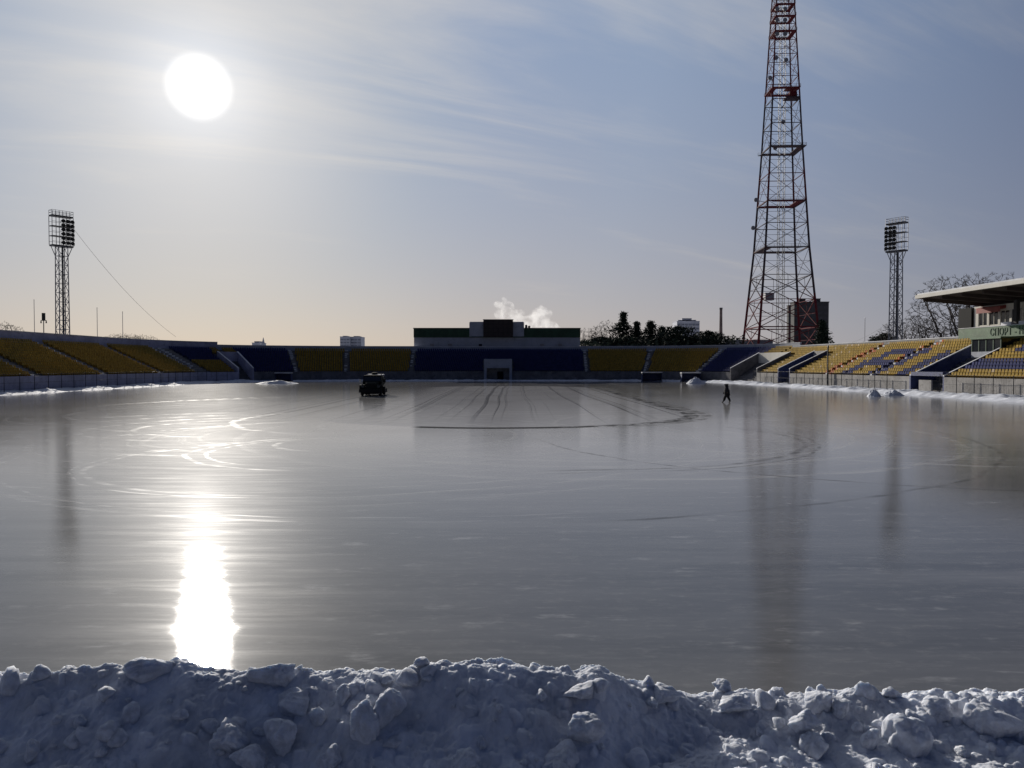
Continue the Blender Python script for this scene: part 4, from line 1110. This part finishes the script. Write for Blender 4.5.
b = MB(); b.lathe([(2.3, 0), (1.9, z * 0.4), (1.5, z * 0.8), (1.4, z)], (x, y, 0), 'z', 16); b.build('shaft', M['brick'], root)
b = MB(); b.lathe([(1.62, z - 1.6), (1.65, z + 0.3), (1.3, z + 0.31)], (x, y, 0), 'z', 16); b.build('rim', M['roof_dark'], root)

# ------------------------------------------------------------------ steam cloud
def steam():
    Y = 620.0; rnd = random.Random(5)
    puffs = [(549, 327, 10), (543, 322, 9), (537, 318, 7.5), (546, 315, 7), (540, 310, 5.5), (532, 323, 9), (526, 320, 8), (519, 318, 8), (512, 314, 7), (507, 309, 6), (504, 304, 5), (498, 306, 4), (513, 322, 9), (521, 312, 5), (500, 313, 6), (555, 331, 8), (505, 300, 3), (536, 313, 5)]
    bm = bmesh.new()
    for px, py, r in puffs:
        for k in range(3):
            q = (px + rnd.uniform(-.5, .5) * r, py + rnd.uniform(-.5, .5) * r)
            c = Vector(P(q[0], q[1], Y + rnd.uniform(-5, 5))); rr = r * Y / F * rnd.uniform(.5, .95)
            mm = bmesh.ops.create_icosphere(bm, subdivisions=3, radius=rr, matrix=Matrix.Translation(c))
    me = bpy.data.meshes.new('steam_cloud'); bm.to_mesh(me); bm.free()
    m = bpy.data.materials.new('steam'); m.use_nodes = True; t = NT(m.node_tree)
    m.node_tree.nodes.remove(m.node_tree.nodes['Principled BSDF'])
    out = m.node_tree.nodes['Material Output']
    v = t.new('ShaderNodeVolumePrincipled'); v.inputs['Color'].default_value = (0.97, 0.97, 0.97, 1); v.inputs['Anisotropy'].default_value = 0.35
    co = t.new('ShaderNodeTexCoord').outputs['Object']
    n = t.noise(co, 0.16, 4, 0.6)
    t.put(v.inputs['Density'], t.smooth(n, 0.38, 0.74, 0.0, 0.12))
    t.put(out.inputs['Volume'], v.outputs[0]); me.materials.append(m)
    o = link('steam_cloud', me)
    rm = o.modifiers.new('remesh', 'REMESH'); rm.mode = 'VOXEL'; rm.voxel_size = 0.9
    tag(o, 'white steam billowing up behind the scoreboard building', 'steam', kind='stuff')
steam()

# ------------------------------------------------------------------ truck on the ice
def truck():
    Y = 92.0; cx = P(373.5, 395, Y)[0]
    root = thing('ice_truck', 'dark bonneted tanker truck driving on the ice towards the near side', 'truck', (cx, Y, 0))
    root.rotation_euler = (0, 0, R(4)); root.scale = (1.1, 1.0, 0.98)
    # built around its own origin: front at -y
    mk = lambda b, n, m, p=None: b.build_local(n, m, p or root)
    def loc(b, name, m, parent=None, smooth=False):
        me = b.mesh(name, m)
        if smooth: me.polygons.foreach_set('use_smooth', [True] * len(me.polygons))
        o = bpy.data.objects.new(name, me); COL.objects.link(o); o.parent = parent or root; return o
    T = M['tarp']
    b = MB(); b.box(-0.45, -0.3, -3.0, 3.2, 0.62, 0.85); b.box(0.3, 0.45, -3.0, 3.2, 0.62, 0.85); loc(b, 'chassis', M['dark_metal'])
    b = MB()          # bonnet tapering to the grille
    b.hexa([(-0.55, -2.95, 0.8), (0.55, -2.95, 0.8), (0.78, -1.35, 0.8), (-0.78, -1.35, 0.8), (-0.48, -2.9, 1.52), (0.48, -2.9, 1.52), (0.74, -1.35, 1.72), (-0.74, -1.35, 1.72)]); loc(b, 'bonnet', T)
    b = MB(); b.box(-0.5, 0.5, -3.03, -2.953, 0.85, 1.45)
    for i in range(9): b.box(-0.44 + i * 0.105, -0.4 + i * 0.105, -3.06, -3.032, 0.88, 1.42)
    loc(b, 'grille', M['rubber'])
    for s in (-1, 1):
        b = MB(); ys = np.linspace(-3.0, -1.5, 8)   # arched mudguard
        arch = [(-3.05, 0.75), (-2.95, 1.05), (-2.65, 1.22), (-2.25, 1.26), (-1.85, 1.15), (-1.55, 0.9), (-1.3, 0.6)]
        for i in range(len(arch) - 1):
            (ya, za), (yb, zb) = arch[i], arch[i + 1]; x0, x1 = (0.6, 1.18) if s > 0 else (-1.18, -0.6)
            b.hexa([(x0, ya, za), (x1, ya, za), (x1, yb, zb), (x0, yb, zb), (x0, ya, za + 0.09), (x1, ya, za + 0.09), (x1, yb, zb + 0.09), (x0, yb, zb + 0.09)])
        loc(b, 'mudguard', T)
        b = MB(); b.lathe([(0.05, 0.2), (0.14, 0.1), (0.16, -0.02), (0.14, -0.05)], (s * 0.82, -3.05, 1.12), 'y', 12); loc(b, 'headlight', M['glass'])
        b = MB(); b.box(s * 1.28 - 0.1, s * 1.28 + 0.1, -1.28, -1.24, 1.6, 1.95); b.tube((s * 1.0, -1.2, 1.8), (s * 1.26, -1.25, 1.8), 0.02); loc(b, 'wing_mirror', M['plaster_white'] if s < 0 else M['rubber'])  # one mirror coloured white to paint in a sun glint
    b = MB(); b.box(-1.2, 1.2, -3.22, -3.08, 0.42, 0.82); loc(b, 'bumper', M['rubber'])
    b = MB(); b.hexa([(-0.95, -3.0, 0.24), (0.95, -3.0, 0.24), (0.95, -0.2, 0.3), (-0.95, -0.2, 0.3), (-0.58, -2.9, 1.05), (0.58, -2.9, 1.05), (0.95, -0.2, 0.84), (-0.95, -0.2, 0.84)]); loc(b, 'engine_bay', M['rubber'])
    b = MB(); b.hexa([(-1.02, -1.345, 0.85), (1.02, -1.345, 0.85), (1.02, -0.1, 0.85), (-1.02, -0.1, 0.85), (-1.02, -1.345, 1.72), (1.02, -1.345, 1.72), (1.02, -0.1, 1.72), (-1.02, -0.1, 1.72)])
    b.hexa([(-1.0, -1.3, 1.722), (-0.92, -1.3, 1.722), (-0.92, -0.1, 1.722), (-1.0, -0.1, 1.722), (-0.92, -1.1, 2.3), (-0.84, -1.1, 2.3), (-0.84, -0.12, 2.3), (-0.92, -0.12, 2.3)])
    b.hexa([(0.92, -1.3, 1.722), (1.0, -1.3, 1.722), (1.0, -0.1, 1.722), (0.92, -0.1, 1.722), (0.84, -1.1, 2.3), (0.92, -1.1, 2.3), (0.92, -0.12, 2.3), (0.84, -0.12, 2.3)])
    b.box(-0.92, 0.92, -1.15, -0.08, 2.303, 2.42); b.box(-0.9, 0.9, -0.16, -0.1, 1.722, 2.30); loc(b, 'cab', T)
    b = MB(); b.hexa([(-0.91, -1.30, 1.725), (0.91, -1.30, 1.725), (0.91, -1.27, 1.725), (-0.91, -1.27, 1.725), (-0.83, -1.11, 2.3), (0.83, -1.11, 2.3), (0.83, -1.08, 2.3), (-0.83, -1.08, 2.3)]); loc(b, 'windscreen', M['glass'])
    b = MB()          # oval water tank
    pr = [(0.0001, 0.1), (0.7, 0.12), (0.82, 0.2), (0.84, 1.6), (0.84, 3.0), (0.7, 3.08), (0.0001, 3.1)]
    b.lathe(pr, (0, 0, 0), 'y', 20); b.v = [(x_ * 1.3, y_, 1.68 + z_ * 1.04) for x_, y_, z_ in b.v]; loc(b, 'water_tank', T, smooth=False)
    b = MB(); b.lathe([(0.32, 0), (0.32, 0.22), (0.1, 0.26)], (0, 1.3, 2.52), 'z', 12); loc(b, 'tank_hatch', T)
    b = MB(); b.box(-0.75, 0.95, 0.2, 3.0, 2.50, 2.60); b.v = [(x_, y_, z_ - 0.10 * x_ * x_) for x_, y_, z_ in b.v]; loc(b, 'tank_snow', M['snow_cap'])
    b = MB(); b.box(-1.2, 1.2, 3.15, 3.4, 0.35, 0.75); b.tube((-1.2, 3.35, 0.3), (1.2, 3.35, 0.3), 0.06, n=8); loc(b, 'sprinkler_bar', M['dark_metal'])
    wm = MB(); wm.lathe([(0.2, -0.13), (0.44, -0.14), (0.5, -0.09), (0.5, 0.09), (0.44, 0.14), (0.2, 0.13)], (0, 0, 0), 'x', 20); tyre = wm.mesh('tyre', M['rubber'])
    rm = MB(); rm.lathe([(0.27, -0.1), (0.27, 0.1), (0.1, 0.15)], (0, 0, 0), 'x', 14); rim = rm.mesh('rim', M['dark_metal'])
    for (x_, y_) in ((-0.95, -2.25), (0.95, -2.25), (-0.98, 1.9), (0.98, 1.9), (-0.66, 1.9), (0.66, 1.9)):
        w = bpy.data.objects.new('wheel', None); COL.objects.link(w); w.parent = root; w.location = (x_, y_, 0.5)
        for me in (tyre, rim):
            o = bpy.data.objects.new(me.name, me); COL.objects.link(o); o.parent = w
    b = MB(); b.tube((0.85, -0.02, 0.9), (0.85, -0.02, 2.75), 0.05, n=8); loc(b, 'exhaust_pipe', M['grey_metal'])
truck()

# ------------------------------------------------------------------ walking person
def skin_object(name, pts, edges, radii, m, parent, root_i=0, sub=1):
    me = bpy.data.meshes.new(name); me.from_pydata(pts, edges, []); me.materials.append(m)
    o = bpy.data.objects.new(name, me); COL.objects.link(o); o.parent = parent
    md = o.modifiers.new('skin', 'SKIN'); md.use_smooth_shade = True
    for i, v in enumerate(me.skin_vertices[0].data):
        v.radius = radii[i] if isinstance(radii[i], tuple) else (radii[i], radii[i]); v.use_root = (i == root_i)
    s = o.modifiers.new('sub', 'SUBSURF'); s.levels = sub; s.render_levels = sub
    dg = bpy.context.evaluated_depsgraph_get(); me2 = bpy.data.meshes.new_from_object(o.evaluated_get(dg))
    o.modifiers.clear(); o.data = me2; me2.name = name
    me2.materials.clear(); me2.materials.append(m)
    me2.polygons.foreach_set('use_smooth', [True] * len(me2.polygons))
    return o
def person():
    gx, gy = ground_at(727, 402.6)
    root = thing('person', 'person in dark hooded coat walking alone across the ice, hands by their sides', 'person', (gx, gy, 0.0))
    # walking towards -x, slight lean; z up, heights in metres
    hip = (0.02, 0, .93); che = (-.03, 0, 1.32); nek = (-.06, 0, 1.50); hd = (-.09, 0, 1.60); top = (-.10, 0, 1.72)
    kl, al, tl = (-.20, -.10, .51), (-.33, -.10, .10), (-.50, -.10, .045)
    kr, ar, tr_ = (.12, .10, .50), (.30, .10, .12), (.14, .10, .035)
    shl, shr = (-.05, -.20, 1.43), (-.03, .20, 1.43)
    ell, elr = (.06, -.27, 1.14), (-.14, .26, 1.15); hal, har = (-.02, -.27, .90), (-.30, .24, .93)
    pts = [hip, che, nek, hd, top, (0, -.1, .88), kl, al, tl, (.03, .1, .88), kr, ar, tr_, shl, ell, hal, shr, elr, har]
    ed = [(0, 1), (1, 2), (2, 3), (3, 4), (0, 5), (5, 6), (6, 7), (7, 8), (0, 9), (9, 10), (10, 11), (11, 12), (1, 13), (13, 14), (14, 15), (1, 16), (16, 17), (17, 18)]
    rad = [.13, .15, .055, .095, .075, .09, .06, .045, .035, .09, .06, .045, .035, .06, .045, .028, .06, .045, .028]
    # hands: five fingers each
    def fingers(base_i, hand, d):
        for k, (o1, ln) in enumerate(((-.03, .075), (-.01, .085), (.01, .08), (.03, .065))):
            i = len(pts); pts.append((hand[0] + d * .01 + o1, hand[1], hand[2] - .045)); pts.append((hand[0] + o1 + d * .012, hand[1], hand[2] - .045 - ln)); ed.append((base_i, i)); ed.append((i, i + 1)); rad.extend([.012, .009])
        i = len(pts); pts.append((hand[0] + d * .045, hand[1], hand[2] - .02)); pts.append((hand[0] + d * .055, hand[1], hand[2] - .065)); ed.append((base_i, i)); ed.append((i, i + 1)); rad.extend([.012, .010])
    fingers(15, hal, -1); fingers(18, har, -1)
    # nose
    i = len(pts); pts.append((-.195, 0, 1.60)); ed.append((3, i)); rad.append(.02)
    body = skin_object('body', pts, ed, rad, M['skin'], root, 0, 1)
    coat = skin_object('coat', [(0.03, 0, .72), (0.01, 0, .95), (-.03, 0, 1.3), (-.05, 0, 1.46), shl, ell, (-.01, -.27, .96), shr, elr, (-.27, .24, .98)],
                       [(0, 1), (1, 2), (2, 3), (2, 4), (4, 5), (5, 6), (2, 7), (7, 8), (8, 9)], [(.31, .30), (.28, .28), (.29, .29), .17, .15, .12, .10, .15, .12, .10], M['cloth'], root, 1)
    for h_ in (hal, har): skin_object('glove', [(h_[0], h_[1], h_[2] + .06), (h_[0], h_[1], h_[2] - .03), (h_[0], h_[1], h_[2] - .13)], [(0, 1), (1, 2)], [.055, .065, .05], M['rubber'], root, 1)
    tro = skin_object('trousers', [(0.02, 0, .9), (0, -.1, .85), kl, (-.32, -.10, .14), (.03, .1, .85), kr, (.29, .10, .15)], [(0, 1), (1, 2), (2, 3), (0, 4), (4, 5), (5, 6)], [.22, .17, .14, .115, .17, .14, .115], M['cloth'], root, 0)
    for a_, t_ in ((al, tl), (ar, tr_)): skin_object('boot', [(a_[0], a_[1], a_[2] + .1), (a_[0], a_[1], .065), (t_[0], t_[1], .05)], [(0, 1), (1, 2)], [.095, .075, .06], M['rubber'], root, 1)
    skin_object('hood', [(-.03, 0, 1.50), (-.06, 0, 1.61), (-.07, 0, 1.73)], [(0, 1), (1, 2)], [.17, .17, .12], M['cloth'], root, 1)
    root.rotation_euler = (0, 0, R(-12))
person()

# ------------------------------------------------------------------ the heap of ploughed snow in the foreground
def lump_radius(dirs, seed, planes=16, rough=0.08):
    rg = np.random.default_rng(seed)
    nrm = rg.normal(size=(planes, 3)); nrm /= np.linalg.norm(nrm, axis=1)[:, None]; dd = rg.uniform(0.62, 1.0, planes)
    den = dirs @ nrm.T; r = np.where(den > 0.05, dd / np.maximum(den, 0.05), 9.0)
    k = 12.0; rs = -np.log(np.exp(-k * np.minimum(r, 2.2)).sum(1)) / k + 0.12
    nz = fbm(dirs[:, 0] * 2.3 + seed, dirs[:, 1] * 2.3 + dirs[:, 2] * 1.9, 5, seed % 1000) * 2
    nz2 = fbm(dirs[:, 0] * 9 + seed, dirs[:, 1] * 9 + dirs[:, 2] * 8, 3, seed % 1000 + 7)
    nz3 = fbm(dirs[:, 0] * 20 + seed, dirs[:, 1] * 20 + dirs[:, 2] * 17, 3, seed % 1000 + 9)
    return rs * (1 + 0.22 * nz + rough * nz2 + 0.03 * nz3)
ICO = {}
def ico(sub):
    if sub not in ICO:
        bm = bmesh.new(); bmesh.ops.create_icosphere(bm, subdivisions=sub, radius=1.0)
        ICO[sub] = (np.array([v.co[:] for v in bm.verts]), [tuple(v.index for v in f.verts) for f in bm.faces]); bm.free()
    return ICO[sub]
def lump_mesh(seed, sub=4):
    v, f = ico(sub); r = lump_radius(v, seed)
    me = bpy.data.meshes.new('snow_lump'); me.from_pydata((v * r[:, None]).tolist(), [], f); me.materials.append(M['snow'])
    me.polygons.foreach_set('use_smooth', [True] * len(me.polygons)); me.update(); return me

BX0, BX1, BY0, BY1 = -10.5, 10.5, 4.2, 9.3
RPX = [-200, 0, 60, 110, 145, 180, 240, 260, 285, 310, 380, 460, 520, 590, 640, 700, 760, 860, 1024, 1250]
RPY = [672, 668, 664, 661, 660, 660, 668, 668, 667, 669, 663, 659, 663, 665, 679, 690, 688, 689, 689, 689]
def bank_profile(x):
    d = np.interp(x, [-7, -1, 0.6, 1.6, 7], [7.15, 7.2, 7.3, 7.75, 7.9])
    px = 512 + F * x / d
    py = np.interp(px, RPX, RPY)
    z = CAMZ - (py - 365) / F * d - 0.03
    slope = np.interp(x, [-7, -1, 0.9, 2.0, 7], [0.64, 0.62, 0.55, 0.31, 0.33])
    return d, z, slope
def bank():
    nx, ny = 2200, 560
    xs = np.linspace(BX0, BX1, nx); ys = np.linspace(BY0, BY1, ny); X, Y = np.meshgrid(xs, ys)
    D, ZR, SLP = bank_profile(X)
    w = 0.22 * fbm(X * 1.1, Y * 0.9, 4, 5)
    t = (Y + w - D)
    PL = np.interp(X, [-7, -2, -0.8, 0.6, 2, 7], [0.03, 0.03, 0.10, 0.16, 0.30, 0.35])
    front = ZR - 0.12 * np.clip(-t, 0, PL) - SLP * np.maximum(-t - PL, 0); back = ZR - 1.25 * np.maximum(t, 0)
    z = np.minimum(front, back); z = z - 0.03 * np.exp(-(t / 0.12) ** 2)       # round the ridge
    z = np.maximum(z, 0.10 * np.exp(-np.maximum(D - Y - 1.0, 0) * 0.0))*1.0
    base = np.where(t > 0, np.minimum(ZR - 1.25 * np.maximum(t, 0), z), z)
    z = base
    amp = np.clip((z + 0.2) * 3, 0, 1)
    z = z + amp * (0.16 * fbm(X * 1.5, Y * 1.5, 5, 9) + 0.10 * (fbm(X * 5, Y * 5, 4, 13)))
    # broken clods pressed into the slope: rounded caps of many sizes
    rg = np.random.default_rng(4)
    dx, dy = xs[1] - xs[0], ys[1] - ys[0]
    N = 8200
    cx = rg.uniform(BX0, BX1, N); cy = rg.uniform(BY0, BY1, N); rr = 0.014 + 0.085 * rg.random(N) ** 3.2; asp = rg.uniform(0.6, 1.2, N); hf = rg.uniform(0.25, 0.8, N); an = rg.uniform(0, 3.14, N)
    for i in np.argsort(-rr):
        r = rr[i]; i0, i1 = int((cx[i] - r * 1.3 - BX0) / dx), int((cx[i] + r * 1.3 - BX0) / dx) + 2; j0, j1 = int((cy[i] - r * 1.3 - BY0) / dy), int((cy[i] + r * 1.3 - BY0) / dy) + 2
        i0, j0 = max(i0, 0), max(j0, 0); i1, j1 = min(i1, nx), min(j1, ny)
        if i1 - i0 < 2 or j1 - j0 < 2: continue
        xx, yy = X[j0:j1, i0:i1] - cx[i], Y[j0:j1, i0:i1] - cy[i]
        u, v = xx * math.cos(an[i]) + yy * math.sin(an[i]), (-xx * math.sin(an[i]) + yy * math.cos(an[i])) / asp[i]
        q = (np.abs(u / r) ** 2.6 + np.abs(v / r) ** 2.6)
        cap = np.sqrt(np.clip(1 - q, 0, 1)) * r * hf[i]
        c0 = z[min(max(int((cy[i] - BY0) / dy), 0), ny - 1), min(max(int((cx[i] - BX0) / dx), 0), nx - 1)]
        if c0 < 0.02: continue
        z[j0:j1, i0:i1] = np.where(q < 1, np.maximum(z[j0:j1, i0:i1], c0 - 0.25 * r + cap + (0.4 * v)), z[j0:j1, i0:i1])
    z = z + np.clip(amp, 0, 1) * (0.034 * fbm(X * 16, Y * 16, 5, 33) + 0.014 * fbm(X * 60, Y * 60, 2, 35))
    z = np.where((t > 0) & (z < 0.02), -0.02, np.maximum(z, 0.02))
    o = link('snow_bank', gridmesh('snow_bank', X, Y, z, M['snow']))
    tag(o, 'long heap of ploughed lumpy snow along the near edge of the ice', 'snow bank')
    def height(x, y):
        i = min(max(int((x - BX0) / dx), 0), nx - 1); j = min(max(int((y - BY0) / dy), 0), ny - 1); return float(z[j, i])
    return height
HB = bank()
def on_bank(px, py):
    a, b = (px - 512) / F, (384 - py) / F; d = (a, CP + b * SP, -SP + b * CP)
    for k in np.arange(5.0, 9.2, 0.01):
        x, y, z = d[0] * k, d[1] * k, CAMZ + d[2] * k
        if z < HB(x, y): return x, y, HB(x, y), k
    return None
# the lumps that stand out in the photograph: (px, py of the centre, width px, height px, label)
LUMPS = [(141, 660, 42, 24, 'largest rounded clod on the crest of the bank, beside the sun glare on the ice'),
         (281, 674, 32, 22, 'big dark rounded clod on the crest of the bank, just past the sun glare'),
         (250, 666, 12, 9, 'small clod perched on the crest before the big dark clod'),
         (289, 702, 30, 26, 'rounded grey lump under the dark crest clod'),
         (232, 738, 36, 28, 'pale flat sided block of snow low on the shaded bank'),
         (283, 738, 30, 32, 'tilted angular block beside the pale flat sided block'),
         (252, 756, 34, 26, 'dull rounded block low on the bank below the pale flat sided block'),
         (331, 760, 26, 22, 'bright faced block cut by the picture edge below the shaded slope'),
         (80, 722, 14, 15, 'small bright crumb standing alone on the shaded slope'),
         (33, 754, 16, 18, 'small bright crumb near the bottom corner of the shaded bank'),
         (366, 720, 34, 36, 'broad angular slab standing upright on the shaded slope'),
         (392, 700, 28, 34, 'rounded block with a bright curved rim above the angular slab'),
         (345, 690, 16, 18, 'small rounded clod close under the crest'),
         (585, 731, 34, 30, 'pale square block with a notched bright top on the mid bank'),
         (464, 760, 32, 24, 'pale rounded block cut by the picture edge below the mid bank'),
         (482, 743, 10, 14, 'small pale pebble of snow above the pale rounded block'),
         (566, 758, 30, 22, 'dull block half buried below the pale square block'),
         (581, 691, 28, 16, 'low block set into the slope close under the crest'),
         (665, 692, 34, 16, 'flat rounded block on the lowering end of the crest'),
         (652, 702, 12, 8, 'small bright crumb below the flat rounded block'),
         (725, 684, 18, 12, 'pointed clod on the low sunlit crest'),
         (737, 701, 30, 20, 'rounded clod just below the pointed clod'),
         (801, 731, 24, 20, 'angular clod in the hollow of the sunlit slope'),
         (813, 744, 26, 26, 'pale upright block catching sun near the bottom edge'),
         (820, 700, 26, 26, 'leaning shaded block below the low crest'),
         (906, 733, 48, 44, 'biggest pale smooth boulder of snow on the sunlit slope'),
         (984, 719, 40, 34, 'pale flat faced boulder standing apart at the far end of the bank'),
         (935, 703, 28, 16, 'low rough clod between the two pale boulders'),
         (869, 741, 16, 24, 'narrow upright clod beside the biggest pale boulder'),
         (962, 752, 14, 12, 'small bright crumb below the flat faced boulder'),
         (892, 688, 14, 10, 'small rounded crumb on the crest above the biggest pale boulder')]
for i, (px, py, w, h, lab) in enumerate(LUMPS):
    hit = on_bank(px, py + h * 0.25)
    if not hit or (py < 700 and (hit[2] < 0.12 or hit[3] > 8.2)):          # on the crest: rest it on the ridge line
        y = 7.25
        for _ in range(3): x = (px - 512) / F * y; y = float(bank_profile(np.array(x))[0]) - 0.1
        hit = (x, y, HB(x, y) + 0.02, y)
    x, y, z, k = hit; s = k / F
    o = link('snow_lump', lump_mesh(100 + i * 7, 5), None, (x, y - 0.01, z + h * s * 0.18))
    o.scale = (w * s * 0.47, w * s * 0.45, h * s * 0.5); o.rotation_euler = (random.uniform(-.2, .2), random.uniform(-.2, .2), random.uniform(-.5, .5))
    tag(o, lab, 'snow lump', 'lumps of snow on the foreground bank')
SM = [lump_mesh(900 + 13 * k, 3) for k in range(14)]
rg = random.Random(8); cnt = 0
while cnt < 120:
    px, py = rg.uniform(-10, 1034), rg.uniform(658, 790)
    hit = on_bank(px, py)
    if not hit or hit[2] < 0.1: continue
    x, y, z, k = hit; r = k / F * (2.2 + 9.5 * rg.random() ** 2.6)
    o = link('snow_crumb', SM[rg.randrange(14)], None, (x, y, z + r * 0.15)); o.scale = (r * rg.uniform(.8, 1.2), r * rg.uniform(.8, 1.2), r * rg.uniform(.6, 1.0)); o.rotation_euler = (rg.uniform(-.4, .4), rg.uniform(-.4, .4), rg.uniform(0, 6.28))
    tag(o, 'small loose crumb of snow scattered over the foreground bank', 'snow crumb', 'small snow crumbs on the foreground bank'); cnt += 1

# ------------------------------------------------------------------ render settings
SC.render.engine = 'CYCLES'
SC.cycles.use_denoising = True
try: SC.cycles.denoiser = 'OPENIMAGEDENOISE'
except Exception: pass
SC.cycles.max_bounces = 8; SC.cycles.diffuse_bounces = 3; SC.cycles.glossy_bounces = 3; SC.cycles.transmission_bounces = 2; SC.cycles.volume_bounces = 2
SC.cycles.sample_clamp_indirect = 4.0; SC.cycles.caustics_reflective = False; SC.cycles.caustics_refractive = False
SC.cycles.volume_step_rate = 1.0
vs = SC.view_settings
SC.display_settings.display_device = 'sRGB'
vs.view_transform = 'Standard'; vs.look = 'None'; vs.exposure = 0.2; vs.gamma = 1.0; vs.use_curve_mapping = False
